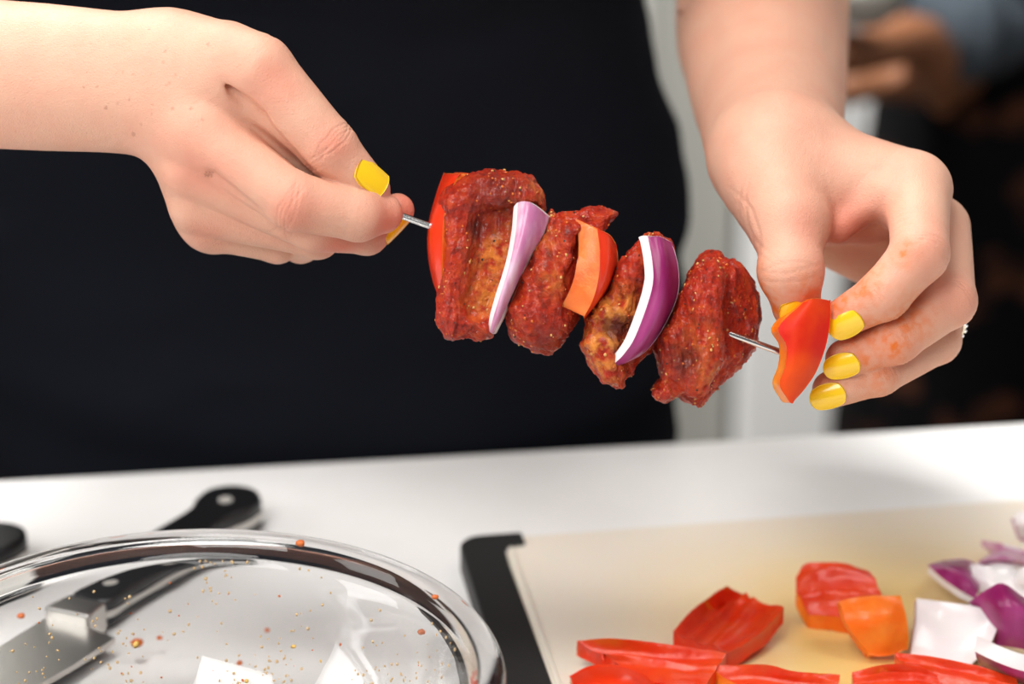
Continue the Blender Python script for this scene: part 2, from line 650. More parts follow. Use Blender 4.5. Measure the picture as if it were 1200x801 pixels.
def boundary_loop(Q):
    e = np.concatenate([Q[:, [0, 1]], Q[:, [1, 2]], Q[:, [2, 3]], Q[:, [3, 0]]])
    key = {}
    for a, b in e.tolist():
        key[(a, b)] = 1
    nxt = {a: b for (a, b) in key if (b, a) not in key}
    loops = []
    while nxt:
        s = next(iter(nxt))
        loop = [s]
        cur = nxt.pop(s)
        while cur != s and cur in nxt:
            loop.append(cur)
            cur = nxt.pop(cur)
        loops.append(loop)
    return max(loops, key=len)


# ------------------------------------------------------------------ hands
def chain_sdf(p, pts, rad, k=2.5):
    d = None
    for i in range(len(pts) - 1):
        x = rcone(p, pts[i], pts[i + 1], rad[i], rad[i + 1])
        d = x if d is None else smin(d, x, k)
    return d


class Hand:
    def __init__(s, palm, fingers, pads=(), folds=(), cuts=(), palm_k=10.0, knit=5.0):
        s.palm, s.fingers, s.pads, s.folds, s.cuts = palm, fingers, pads, folds, cuts
        s.palm_k, s.knit = palm_k, knit

    def __call__(s, p):
        d = None
        for q in s.palm:
            x = rcone(p, *q)
            d = x if d is None else smin(d, x, s.palm_k)
        out = None
        for fi in s.fingers:
            x = chain_sdf(p, fi['pts'], fi['rad'])
            for (c, r) in fi.get('bumps', ()):
                x = smin(x, np.linalg.norm(p - c, axis=1) - r, 4.0)
            y = smin(d, x, fi.get('knit', s.knit))
            out = y if out is None else smin(out, y, 0.9)
        for (a, b, ra, rb, k) in s.folds:
            out = smin(out, rcone(p, a, b, ra, rb), k)
        for (a, b, ra, rb, k) in s.cuts:                   # grooves pressed into the surface
            out = -smin(-out, rcone(p, a, b, ra, rb), k)
        return out


def wrinkle_disp(V, N, spec):
    """spec: list of (centre, axis, radius, dorsal dir, offsets mm, amp, width)"""
    d = np.zeros(len(V))
    wob = noise(V * 0.22) * 0.9
    for (c, ax, r, dor, offs, amp, wd) in spec:
        ax = ax / np.linalg.norm(ax)
        dor = dor / np.linalg.norm(dor)
        q = V - c
        s = q @ ax
        m = sstep(0.15, 0.75, N @ dor) * np.exp(-((q * q).sum(1) / (1.5 * r) ** 2))
        side = q @ np.cross(ax, dor)
        for k, o in enumerate(offs):
            bend = 0.035 * side ** 2 * (1 if o >= 0 else -1) * 0.6
            d -= amp * np.exp(-((s - o + wob + bend) / wd) ** 2) * m
        d += 0.35 * amp * np.exp(-(s / (r * 0.5)) ** 2) * m
    return d


def nail_mesh(f, axis_pt, tip_dir, normal, w, l, rc, rnd=True):
    """curved plate on the finger surface found by marching from outside along -normal"""
    t = tip_dir / np.linalg.norm(tip_dir)
    n = normal - t * t.dot(normal)
    n /= np.linalg.norm(n)
    b = np.cross(n, t)
    p = axis_pt + n * 30.0
    for _ in range(60):
        d = float(f(p[None])[0])
        p = p - n * max(d, 0) * 0.9
        if d < 0.05:
            break
    def hit(q):
        q = q + n * 30.0
        for _ in range(60):
            d = float(f(q[None])[0])
            q = q - n * max(d, 0) * 0.9
            if d < 0.05:
                break
        return q
    t = unit(hit(axis_pt + t * l * 0.16) - hit(axis_pt - t * l * 0.36))
    n = n - t * t.dot(n)
    n /= np.linalg.norm(n)
    b = np.cross(n, t)
    nu, nv = 23, 19
    V, F = [], []
    top = []
    for i in range(nu):
        u = -1 + 2 * i / (nu - 1)
        for j in range(nv):
            v = -1 + 2 * j / (nv - 1)
            # squircle outline: rounder at the root, blunter at the free edge
            uu, vv = u * math.sqrt(1 - 0.5 * v * v * (0.80 if rnd else (0.7 if u < 0 else 0.22))), v * math.sqrt(1 - 0.5 * u * u * ((0.85 if u < 0 else 0.88) if rnd else (0.75 if u < 0 else 0.22)))
            x, y = uu * l / 2, vv * w / 2
            z = -(rc - math.sqrt(max(rc * rc - y * y, 0.05))) - 0.006 * x * x + 0.75
            top.append(p + t * x + b * y + n * z)
    V = list(top) + [q - n * 1.2 for q in top]
    m = nu * nv
    for i in range(nu - 1):
        for j in range(nv - 1):
            a = i * nv + j
            F.append((a, a + nv, a + nv + 1, a + 1))
            F.append((a + m, a + 1 + m, a + nv + 1 + m, a + nv + m))
    for i in range(nu - 1):
        for j in (0, nv - 1):
            a, c = i * nv + j, (i + 1) * nv + j
            F.append((a, a + m, c + m, c) if j else (a, c, c + m, a + m))
    for j in range(nv - 1):
        for i in (0, nu - 1):
            a, c = i * nv + j, i * nv + j + 1
            F.append((a, c, c + m, a + m) if i else (a, a + m, c + m, c))
    return np.array(V), F


def extend_tube(loop_pts, path, radii, flat=None, keep=4):
    """rings that carry the open end of a hand mesh along an arm; returns list of rings"""
    L = np.asarray(loop_pts)
    c0 = L.mean(0)
    path = np.asarray(path)
    rings = []
    t0 = path[1] - path[0]
    t0 /= np.linalg.norm(t0)
    q = L - c0
    u = q[0] - t0 * t0.dot(q[0])
    u /= np.linalg.norm(u)
    v = np.cross(t0, u)
    ang = np.arctan2(q @ v, q @ u)
    rho = np.sqrt((q @ v) ** 2 + (q @ u) ** 2)
    along = q @ t0
    r0 = rho.mean()
    for k in range(1, len(path)):
        t = path[min(k + 1, len(path) - 1)] - path[k - 1]
        t = t / np.linalg.norm(t)
        u = u - t * t.dot(u)
        u /= np.linalg.norm(u)
        v = np.cross(t, u)
        w = min(1.0, k / keep)
        prof = (rho / r0) * (1 - w) + w
        r = prof * radii[k]
        rings.append(path[k] + np.outer(r * np.cos(ang), u) + np.outer(r * np.sin(ang), v) + np.outer(along * (1 - w), t))
    return rings


def unit(v):
    v = np.asarray(v, float)
    return v / np.linalg.norm(v)


# --- the hand at the pointed end of the skewer (back of the hand towards the lens)
A = C3
wrA = A(188, 100, -8)
idxA = dict(pts=[A(228, 156, 5), A(346, 236, 15), A(420, 252, 9), A(448, 250, 2)], rad=[12.8, 11.2, 10.0, 8.0], knit=6.5)
midA = dict(pts=[A(226, 198, 0), A(368, 268, 2), A(430, 274, -11), A(466, 246, -13)], rad=[12.0, 8.8, 8.0, 6.6], knit=3.5)
rinA = dict(pts=[A(232, 240, -8), A(372, 277, -9), A(352, 284, -30), A(322, 262, -40)], rad=[11.5, 8.6, 8.0, 7.0], knit=3.5)
pinA = dict(pts=[A(248, 262, -17), A(325, 285, -22), A(330, 275, -40), A(300, 255, -48)], rad=[10.5, 7.8, 7.2, 6.5], knit=3.5)
thuA = dict(pts=[A(238, 84, 0), A(302, 84, 10), A(385, 172, 10), A(432, 222, 4)], rad=[15.0, 14.2, 11.0, 8.4], knit=9.0)
palmA = [
    (A(-40, 84, -16), wrA, 30.0, 26.5, ((0, 0, 1), 1.30)),
    (wrA, A(236, 150, 6), 24.0, 13.5, ((0, 0, 1), 1.15)),
    (A(212, 118, -10), A(229, 200, -4), 16.0, 12.5),
    (A(222, 150, -14), A(238, 244, -14), 12.5, 11.5),
    (A(228, 165, -20), A(252, 264, -22), 11.5, 10.5),
    (A(300, 150, -12), A(388, 206, -6), 12.0, 8.5),
    (A(205, 75, -8), A(262, 72, 2), 17.5, 15.5),
    (A(255, 120, -6), A(300, 170, -8), 14.0, 12.0),
]
handA = Hand(palmA, [thuA, idxA, midA, rinA, pinA],
             cuts=[(A(264, 92, 16), A(302, 138, 17), 1.5, 2.6, 5.0), (A(302, 138, 16), A(360, 203, 13), 2.4, 1.8, 3.0),
                   (A(250, 208, 16), A(300, 246, 16), 1.6, 1.0, 5.0)],
             palm_k=12.0)

# --- the hand at the blunt end, palm side and thumb towards the lens
wrB = A(908, 178, -40)
thuB = dict(pts=[A(902, 212, -22), A(924, 262, -2), A(927, 316, 8), A(933, 358, 3)], rad=[18.0, 14.0, 11.8, 9.6], knit=9.0,
            bumps=[(A(926, 318, 9), 12.0)])
idxB = dict(pts=[A(1072, 222, -16), A(1078, 297, 14), A(1036, 345, 15), A(990, 371, 7)], rad=[14.2, 11.0, 9.8, 7.8], knit=7.0)
midB = dict(pts=[A(1098, 268, -34), A(1112, 352, -4), A(1050, 398, 5), A(990, 420, -1)], rad=[13.5, 10.6, 9.2, 7.6], knit=6.0)
rinB = dict(pts=[A(1098, 318, -50), A(1098, 398, -22), A(1030, 438, -5), A(974, 456, -6)], rad=[12.0, 9.4, 8.4, 7.4], knit=6.0)
pinB = dict(pts=[A(1080, 330, -66), A(1070, 392, -50), A(1020, 412, -36), A(990, 420, -34)], rad=[11.0, 8.6, 7.6, 6.6], knit=6.0)
palmB = [
    (A(897, 70, -165), wrB, 36.0, 27.5, ((0.2, -1, 0.5), 1.12)),
    (wrB, A(1068, 222, -20), 20.0, 13.5),
    (A(930, 205, -52), A(1094, 270, -44), 16.0, 12.5),
    (A(930, 225, -60), A(1092, 318, -60), 15.0, 11.5),
    (A(920, 240, -62), A(1076, 330, -72), 15.0, 11.0),
    (A(905, 205, -28), A(926, 262, -10), 19.0, 15.0),
    (A(950, 222, -24), A(1046, 226, -24), 15.0, 13.0),
    (A(955, 250, -30), A(1010, 250, -32), 12.0, 11.0),
]
handB = Hand(palmB, [thuB, idxB, midB, rinB, pinB],
             folds=[(A(1034, 226, -8), A(985, 276, -12), 4.5, 4.0, 7.0)],
             cuts=[(A(1014, 285, -2), A(985, 330, -8), 7.0, 9.0, 8.0)],
             palm_k=11.0)


def finger_wrinkles(fi, joints, hint, amps, offs=(-3.6, -2.1, -0.6, 0.9, 2.5), wd=0.5):
    out = []
    for j, amp in zip(joints, amps):
        p = fi['pts']
        d1 = unit(p[j] - p[j - 1])
        d2 = unit(p[min(j + 1, len(p) - 1)] - p[j]) if j + 1 < len(p) else d1
        ax = unit(d1 + d2)
        dor = (d1 - d2) * 0.8 + np.asarray(hint, float)
        dor = dor - ax * ax.dot(dor)
        out.append((p[j], ax, fi['rad'][j], unit(dor), offs, amp, wd))
    return out


def build_hand(f, lo, hi, h, wr, red, stains, spots, scratch=()):
    V, Q = surface_nets(f, lo, hi, h)
    _, N = grad(f, V, 0.4)
    d = wrinkle_disp(V, N, wr)
    d += 0.10 * fbm(V * 0.16, 3) + 0.16 * noise(V * 0.055)
    V2 = V + N * d[:, None]
    r = np.zeros(len(V))
    for (c, rad, a) in red:
        r = np.maximum(r, a * np.exp(-((V - c) ** 2).sum(1) / rad ** 2))
    g = np.zeros(len(V))
    ns = sstep(-0.25, 0.35, fbm(V * 0.30, 3))
    for (c, rad, a) in stains:
        g = np.maximum(g, np.minimum(1, 1.45 * a) * np.exp(-((V - c) ** 2).sum(1) / rad ** 2) * (0.4 + 0.6 * ns))
    b = np.zeros(len(V))
    for (c, rad, a) in spots:
        b = np.maximum(b, a * (((V - c) ** 2).sum(1) < rad ** 2))
    return V2, Q, np.column_stack([np.clip(r, 0, 1), np.clip(g, 0, 1), b])


wrA_spec = (finger_wrinkles(thuA, [2], (0.2, 0.45, 0.8), [0.60]) + finger_wrinkles(idxA, [1], (-0.2, -0.4, 0.85), [0.60])
            + finger_wrinkles(thuA, [1], (0.1, 0.5, 0.85), [0.22], wd=0.7) + finger_wrinkles(idxA, [2], (0, -0.3, 0.9), [0.14], wd=0.7)
            )
wrB_spec = (finger_wrinkles(idxB, [1], (0.5, 0.1, 0.7), [0.60]) + finger_wrinkles(midB, [1], (0.6, -0.1, 0.6), [0.62])
            + finger_wrinkles(idxB, [2], (0.2, -0.5, 0.8), [0.42]) + finger_wrinkles(midB, [2], (0.2, -0.4, 0.85), [0.50])
            + finger_wrinkles(rinB, [2], (0.2, -0.3, 0.9), [0.45]) + finger_wrinkles(rinB, [1], (0.5, -0.3, 0.8), [0.4])
            + finger_wrinkles(thuB, [2], (-0.2, 0.3, 0.9), [0.34], offs=(-1.5, 2.5, 6.0), wd=0.7)
            + finger_wrinkles(idxB, [1], (-0.6, 0.3, 0.8), [0.28], offs=(-16, -13, -10, -7, -3), wd=0.8)
            + [(A(884, 262, 0), unit([1.0, 0.25, 0]), 13.0, np.array([-0.5, 0.0, 0.9]), (-5, -2.5, 0.5), 0.40, 0.7)])

HV = 0.62
cutA = A(92, 100, 0)[0]
redA = [(idxA['pts'][1] + np.array([0, -3, 8]), 11, 0.75), (A(449, 258, 8), 10, 0.9), (A(395, 290, 0), 9, 0.8), (A(386, 168, 22), 9, 0.55),
        (A(318, 95, 26), 11, 0.5), (A(240, 205, 14), 16, 0.5), (A(222, 190, 14), 14, 0.5), (A(470, 240, -10), 8, 0.8), (A(240, 285, 0), 14, 0.45)]
rs = np.random.RandomState(3)
spotsA = [(A(x, y, 14), 0.9 * 14, 0.0) for x, y in ()]
VA, QA, TA = build_hand(handA, [cutA, A(0, 320, 0)[1], -944 - 68], [A(490, 0, 0)[0], A(0, 8, 0)[1] + 6, -944 + 38], HV, wrA_spec, redA, [], [])
# small freckles on the wrist and a tiny scratch on the first knuckle
fr = np.zeros(len(VA))
for k in range(26):
    c = A(rs.uniform(92, 250), rs.uniform(20, 165), 14)
    q = VA - c
    fr = np.maximum(fr, (q[:, 0] ** 2 + q[:, 1] ** 2 < rs.uniform(0.35, 0.8) ** 2) * (VA[:, 2] > -955) * rs.uniform(0.15, 0.45))
for k in range(14):
    c = A(240 + k * 0.7, 204 + 2.4 * math.sin(k * 1.3), 14)
    q = VA - c
    fr = np.maximum(fr, (q[:, 0] ** 2 + q[:, 1] ** 2 < 0.34 ** 2) * (VA[:, 2] > -944) * 0.45)
TA[:, 2] = fr

redB = [(A(995, 270, -8), 12, 1.0), (A(985, 320, -20), 22, 0.9), (A(1090, 300, 22), 11, 0.45), (A(1125, 355, 2), 11, 0.45), (A(1000, 300, -25), 20, 0.8),
        (A(940, 250, 14), 16, 0.35), (A(960, 340, 14), 12, 0.6), (A(1060, 420, 10), 14, 0.4), (A(990, 225, 8), 10, 0.3)]
stB = [(A(978, 352, 14), 8, 0.95), (A(1005, 335, 22), 9, 0.6), (A(1060, 297, 24), 5, 0.6), (A(1045, 405, 14), 8, 0.85), (A(1022, 392, 14), 9, 0.6), (A(1062, 372, 14), 12, 0.6),
       (A(1000, 400, 10), 7, 0.6), (A(889, 328, 8), 8, 1.0), (A(893, 345, 8), 9, 1.0), (A(904, 364, 6), 9, 1.0), (A(945, 342, 18), 8, 0.45), (A(1030, 440, 6), 10, 0.4), (A(1010, 428, 10), 6, 0.8),
       (A(975, 440, 6), 7, 0.6), (A(1015, 318, 20), 6, 0.6)]
VB, QB, TB = build_hand(handB, [A(790, 0, -100)[0], A(0, 492, 0)[1], -944 - 100], [A(1160, 0, 0)[0], A(0, 60, -100)[1], -944 + 34], HV, wrB_spec, redB, stB, [])


def cam_of(wp):
    return ((np.asarray(wp) - np.array(CAM)) @ CAM_R) * 1000


# arms grow from the open wrist ends, meet across the chest: one continuous body
shA = cam_of((-0.285, 1.13, 1.335))
shB = cam_of((0.085, 1.085, 1.335))
loA = boundary_loop(QA)
loB = boundary_loop(QB)
cA, cB = VA[loA].mean(0), VB[loB].mean(0)
elB = A(893, 22, -205)
pathA = catmull([cA, A(-150, 76, -30), A(-400, 40, -85), A(-470, 0, -130), shA * 0.5 + A(-480, 0, -140) * 0.5, shA, shA * 0.6 + shB * 0.4], 34)
pathB = catmull([cB, A(896, 62, -165), elB, elB + np.array([-3, 62, 40]), elB * 0.4 + shB * 0.6, shB, shB * 0.6 + shA * 0.4], 34)
rA0 = np.linalg.norm(VA[loA] - cA, axis=1).mean()
rB0 = np.linalg.norm(VB[loB] - cB, axis=1).mean()
radA = catmull(np.array([rA0, 31, 40, 41, 44, 52, 75]), 34)
radB = catmull(np.array([rB0, 38, 41, 39, 44, 52, 75]), 34)
V = [VA, VB]
F = [QA.tolist(), (QB + len(VA)).tolist()]
T = [TA, TB]
base = len(VA) + len(VB)
ends = []
for loop, off, path, rad, vv in ((loA, 0, pathA, radA, VA), (loB, len(VA), pathB, radB, VB)):
    ids = [i + off for i in loop]
    for ring in extend_tube(vv[loop], path, rad, keep=5):
        new = list(range(base, base + len(ring)))
        V.append(ring)
        T.append(np.zeros((len(ring), 3)))
        base += len(ring)
        n = len(ids)
        F.append([(ids[(k + 1) % n], ids[k], new[k], new[(k + 1) % n]) for k in range(n)])
        ids = new
    ends.append(ids)
V = np.concatenate(V)
# zip the two chest rings (they run in opposite senses)
ea, eb = ends[0], ends[1][::-1]
pa, pb = V[ea], V[eb]
s = int(np.argmin(((pb - pa[0]) ** 2).sum(1)))
eb = eb[s:] + eb[:s]
i = j = 0
zf = []
while i < len(ea) or j < len(eb):
    if j >= len(eb) or (i < len(ea) and i / len(ea) <= j / len(eb)):
        zf.append((ea[i % len(ea)], ea[(i + 1) % len(ea)], eb[j % len(eb)]))
        i += 1
    else:
        zf.append((ea[i % len(ea)], eb[(j + 1) % len(eb)], eb[j % len(eb)]))
        j += 1
F = sum(F, []) + zf
T = np.concatenate(T)


# neck and head, bowed towards the work (above the frame; they shade the far upper arm)
def head_sdf(p):
    p = p + np.array([0, 75.0, 0])
    q = p - np.array([-100.0, 1150.0, 1570.0])
    d = np.sqrt(((q / np.array([74, 92, 104])) ** 2).sum(1)) * 85 - 85
    d = smin(d, rcone(p, (-100, 1085, 1490), (-100, 1130, 1530), 30, 55), 30)         # jaw
    d = smin(d, rcone(p, (-100, 1072, 1556), (-100, 1046, 1532), 7, 12), 12)          # nose
    for sx in (-1, 1):
        d = smin(d, np.linalg.norm((p - np.array([-100 + sx * 78, 1160, 1560])) / np.array([.5, 1, 1.6]), axis=1) * 0.7 - 12, 6)   # ears
        d = -smin(-d, np.linalg.norm(p - np.array([-100 + sx * 32, 1058, 1572]), axis=1) - 14, 10)                                # eye sockets
    d = smin(d, rcone(p, (-100, 1165, 1510), (-100, 1235, 1370), 52, 62), 25)
    return smin(d, rcone(p, (-190, 1240, 1345), (-10, 1245, 1345), 50, 50), 40)


HVt, HQ = surface_nets(head_sdf, (-300, 920, 1280), (100, 1270, 1710), 5.0, band=30, newton=1)
F = F + (HQ + len(V)).tolist()
V = np.concatenate([V, cam_of(HVt / 1000.0)])
T = np.concatenate([T, np.zeros((len(HVt), 3))])
person = empty('person', (-0.10, 1.24, 0.0))
tag(person, 'person in a black top threading beef onto a skewer, with yellow nails', 'person')
body = mesh_obj('body', to_world(V), F, M_SKIN, person, tint=T)



def hair_sdf(p):
    p = p + np.array([0, 75.0, 0])
    q = p - np.array([-100.0, 1162.0, 1578.0])
    d = np.sqrt(((q / np.array([84, 100, 110])) ** 2).sum(1)) * 95 - 95
    d = np.maximum(d, -(p[:, 1] - 1105 + (1600 - p[:, 2]) * 0.35))
    d = smin(d, np.linalg.norm(p - np.array([-100, 1285, 1570]), axis=1) - 38, 14)     # knot of hair
    return d


hv, hq = surface_nets(hair_sdf, (-220, 960, 1440), (20, 1270, 1710), 5.0, band=30, newton=1)
M_HAIR = simple('brown_hair', (0.05, 0.025, 0.012), 0.45, bump=(300, 0.5, 0.002))
mesh_obj('hair', hv / 1000.0, hq, M_HAIR, person)

# nails
NAILS = [
    (handA, A(424, 212, 6), A(440, 228, 2) - A(405, 202, 8), np.array([0.22, 0.42, 0.88]), 11.6, 15.0, 8.8),
    (handA, A(452, 259, -12), A(472, 239, -13) - A(442, 271, -12), np.array([0.70, -0.66, 0.22]), 10.0, 13.0, 7.5),
    (handB, A(930, 361, 4), A(934, 375, 2) - A(927, 345, 6), np.array([-0.12, 0.28, 0.95]), 13.0, 13.5, 9.0),
    (handB, A(994, 374, 8), A(977, 385, 4) - A(1012, 363, 10), np.array([-0.10, -0.20, 0.97]), 11.4, 15.0, 8.6),
    (handB, A(988, 424, 0), A(966, 430, -3) - A(1010, 417, 2), np.array([-0.12, -0.28, 0.95]), 10.6, 14.8, 7.8),
    (handB, A(970, 461, -5), A(948, 468, -7) - A(992, 455, -4), np.array([-0.10, -0.22, 0.97]), 10.6, 14.4, 7.6),
]
for (f, c, t, n, w, l, rc) in NAILS:
    nv, nf = nail_mesh(f, c, t, n, w, l, rc, f is handB)
    mesh_obj('fingernail', to_world(nv), nf, M_NAIL, person)
# ring: a narrow silver band set with small round stones
rp, rq = rinB['pts'][0], rinB['pts'][1]
rax = unit(rq - rp)
rc_ = rp + (rq - rp) * 0.80
ru = unit(np.cross(rax, [0, 0, 1.0]))
rv = np.cross(rax, ru)
parts = []
ringp = [rc_ + 10.5 * (math.cos(a) * ru + math.sin(a) * rv) for a in np.linspace(0, 2 * math.pi, 49)]
parts.append(tube_data(ringp, [1.0] * 49, 8, caps=False))
for k in range(24):
    a = 2 * math.pi * k / 24
    c = rc_ + 11.2 * (math.cos(a) * ru + math.sin(a) * rv)
    bm = bmesh.new()
    bmesh.ops.create_icosphere(bm, subdivisions=1, radius=1.15, matrix=Matrix.Translation(c))
    parts.append(([tuple(v.co) for v in bm.verts], [tuple(v.index for v in f.verts) for f in bm.faces]))
    bm.free()
rv_, rf_, _ = join(parts)
tag(mesh_obj('finger_ring', to_world(np.array(rv_)), rf_, M_DIAM, person, smooth=False), 'silver ring set with small stones')

# shirt: lofted torso with soft folds, and trousers down to the floor
def loft(rows, nseg, power=2.4):
    """rows: (z, cx, cy, half width, half depth)"""
    V, F = [], []
    for (z, cx, cy, a, b) in rows:
        for k in range(nseg):
            w = 2 * math.pi * k / nseg
            c, s = math.cos(w), math.sin(w)
            x = a * math.copysign(abs(c) ** (2 / power), c)
            y = b * math.copysign(abs(s) ** (2 / power), s)
            V.append((cx + x, cy + y, z))
    n = len(rows)
    for i in range(n - 1):
        for k in range(nseg):
            F.append((i * nseg + k, i * nseg + (k + 1) % nseg, (i + 1) * nseg + (k + 1) % nseg, (i + 1) * nseg + k))
    F.append(tuple(reversed(range(nseg))))
    F.append(tuple((n - 1) * nseg + k for k in range(nseg)))
    return np.array(V), F


TX, TY = -0.100, 1.232
rows = catmull(np.array([[0.74, TX, TY, 0.188, 0.120], [0.90, TX, TY, 0.189, 0.120], [0.97, TX, TY, 0.190, 0.118], [1.02, TX, TY + .004, 0.187, 0.114],
                         [1.07, TX, TY + .006, 0.176, 0.108], [1.12, TX, TY, 0.166, 0.110], [1.20, TX, TY - .035, 0.166, 0.138], [1.28, TX, TY - .07, 0.178, 0.128],
                         [1.37, TX, TY - .11, 0.150, 0.085], [1.41, TX, TY - .125, 0.065, 0.060]]), 110)
SV, SF = loft(rows, 200)
fd = SV - np.array([TX, TY, 0])
ang = np.arctan2(fd[:, 1], fd[:, 0])
q = np.column_stack([SV[:, 0] * 6 + SV[:, 2] * 9, SV[:, 2] * 16 - SV[:, 0] * 5, SV[:, 1] * 6])
fold = 0.0055 * fbm(q * 0.8, 3) + 0.0045 * (1 - np.abs(noise(q * 1.1 + 40)) * 3)
fold *= sstep(1.40, 1.2, SV[:, 2])
nrm = np.column_stack([np.cos(ang), np.sin(ang), np.zeros(len(ang))])
SV = SV + nrm * fold[:, None]
mesh_obj('shirt', SV, SF, M_SHIRT, person)
for sx, sh, ar in ((-1, to_world(shA), to_world(pathA[21])), (1, to_world(shB), to_world(pathB[22]))):
    d = ar - sh
    v, fc = tube_data([sh - d * 0.1, sh + d * 0.25, sh + d * 0.6], [0.066, 0.064, 0.060], 40)
    mesh_obj('sleeve', v, fc, M_SHIRT, person)
tr = []
for sx in (-1, 1):
    tr.append(loft([(0.0, TX + sx * .10, TY + .03, .065, .075), (0.45, TX + sx * .095, TY + .02, .075, .08), (0.80, TX + sx * .088, TY + .01, .092, .105)], 40, 2.2))
tv, tf, _ = join(tr)
mesh_obj('trousers', tv, tf, M_TROUSER, person)


# ------------------------------------------------------------------ room shell: floor, back wall
def structure(name, v, f, m, smooth=False):
    return tag(mesh_obj(name, v, f, m, smooth=smooth), kind='structure')


YAW = math.radians(7.6)
EX, EY = math.cos(YAW), math.sin(YAW)                 # along the counter edge
structure('floor', *box_data((0.0, 0.9, -0.05), (9.0, 5.2, 0.1)), M_FLOOR)
structure('wall_back', *box_data((0.0, 3.05, 1.25), (9.0, 0.1, 2.5)), M_WALL)

# counter: slab and cabinet body, far edge turned a little away from the picture plane
edge0 = on_z(1000, 505, COUNTER)
cdir, cnor = np.array([EX, EY, 0]), np.array([EY, -EX, 0])
LEN, DEP = 2.4, 0.95
cc = edge0 + cdir * (-0.25) + cnor * (DEP / 2)
counter = tag(empty('kitchen_counter', (cc[0], cc[1], 0)), 'white kitchen counter under the cutting board and glass bowl', 'counter')
bevel(mesh_obj('worktop', *box_data((cc[0], cc[1], COUNTER - 0.02), (LEN, DEP, 0.04), YAW), M_COUNTER, counter, smooth=False), 0.004, 3)
mesh_obj('cabinet_body', *box_data((cc[0] + cnor[0] * .02, cc[1] + cnor[1] * .02, 0.43), (LEN - 0.06, DEP - 0.08, 0.86), YAW), M_CAB, counter, smooth=False)

# background: white cabinet by the wall, grey slab painted as recess shade
p0 = on_y(868, 430, 2.15)
p1 = on_y(1110, 430, 2.15)
cabw = p1[0] - p0[0]
cb = tag(empty('white_cabinet', ((p0[0] + p1[0]) / 2, 2.35, 0)), 'blurred white cabinet standing behind the two people', 'cabinet')
bevel(mesh_obj('carcass', *box_data(((p0[0] + p1[0]) / 2, 2.36, 0.65), (cabw, 0.36, 1.30)), M_CAB, cb, smooth=False), 0.004)
for k in (0, 1):
    d = bevel(mesh_obj('door', *box_data((p0[0] + cabw * (0.25 + 0.5 * k), 2.168, 0.66), (cabw / 2 - 0.006, 0.022, 1.22)), M_CAB, cb, smooth=False), 0.003)
M_RECESS_SHADE = simple('grey_recess_shade', (0.33, 0.33, 0.30), 0.7)
q0 = on_y(815, 430, 2.10)
shade_strip = tag(mesh_obj('recess_shade_slab', *box_data((0, 0, 0), (0.060, 0.5, 1.25)), M_RECESS_SHADE, smooth=False), 'grey slab painted as recess shade beside the blurred white cabinet', 'shade_strip')
shade_strip.location = (q0[0] + 0.010, 2.45, 0.625)

# ------------------------------------------------------------------ helper standing behind (blurred)
YH = 1.86
hx = on_y(1190, 300, YH)[0]
helper = tag(empty('person', (hx + 0.05, YH + 0.1, 0)), 'blurred person behind in dark clothes with rolled denim sleeves', 'person')
hs = []
def hp(px, py, y):
    return on_y(px, py, y)
wr1, el1 = hp(1005, 62, YH - 0.10), hp(1150, 28, YH + 0.02)
wr2, el2 = hp(1020, 100, YH - 0.02), hp(1170, 78, YH + 0.06)
shr = np.array([hx + 0.08, YH + 0.10, 1.46])
v1 = tube_data(catmull([hp(935, 62, YH - 0.12), hp(960, 62, YH - 0.12), hp(985, 60, YH - 0.12), wr1, hp(1070, 44, YH - 0.06), el1, shr], 30), catmull(np.array([.012, .016, .019, .017, .020, .026, .05]), 30), 24)
v2 = tube_data(catmull([hp(960, 104, YH), hp(990, 103, YH - 0.02), wr2, hp(1090, 92, YH + 0.0), el2, shr], 26), catmull(np.array([.012, .015, .013, .016, .024, .05]), 26), 24)
hb = loft([(0.0, hx + .1, YH + .12, .10, .08), (0.5, hx + .1, YH + .12, .12, .09), (0.9, hx + .1, YH + .12, .15, .10), (1.3, hx + .1, YH + .12, .17, .10), (1.45, hx + .1, YH + .12, .13, .08),
           (1.50, hx + .1, YH + .12, .055, .05), (1.56, hx + .1, YH + .11, .055, .05), (1.60, hx + .1, YH + .10, .065, .08), (1.68, hx + .1, YH + .09, .075, .095), (1.76, hx + .1, YH + .10, .065, .085), (1.80, hx + .1, YH + .11, .02, .03)], 32, 2.1)
jv, jf, _ = join([v1, v2, hb])
hbody = mesh_obj('body', jv, jf, M_SKIN2, helper)
rm = hbody.modifiers.new('skin', 'REMESH')
rm.mode = 'VOXEL'
rm.voxel_size = 0.008
rm.use_smooth_shade = True
# dark top, trousers with a faint brown print, open denim overshirt with rolled cuffs
tl, trr = hp(1038, 300, YH)[0], hp(1290, 300, YH)[0]
cx, hw = (tl + trr) / 2, (trr - tl) / 2
tv, tf = loft(catmull(np.array([[0.93, cx, YH + .12, hw * .98, .125], [0.97, cx, YH + .12, hw, .13], [1.12, cx, YH + .12, hw * .97, .13], [1.30, cx + .01, YH + .12, hw, .125], [1.42, cx + .02, YH + .12, hw * .85, .10], [1.50, cx + .02, YH + .12, .075, .07]]), 30), 60, 2.6)
mesh_obj('shirt', tv, tf, M_SHIRT, helper)
lw = []
xr = hp(1290, 300, YH)[0]
for py, px in ((40, 1060), (110, 1058), (185, 1052), (330, 1028), (495, 1006), (640, 992)):
    q = hp(px, py, YH)
    lw.append([q[2], (q[0] + xr) / 2, YH + .12, (xr - q[0]) / 2, .13])
lw = lw[::-1]
lw.insert(0, [0.02, lw[0][1], YH + .12, lw[0][3] * 1.05, .13])
tv, tf = loft(catmull(np.array(lw), 40), 60, 2.6)
mesh_obj('skirt', tv, tf, M_PRINT, helper)
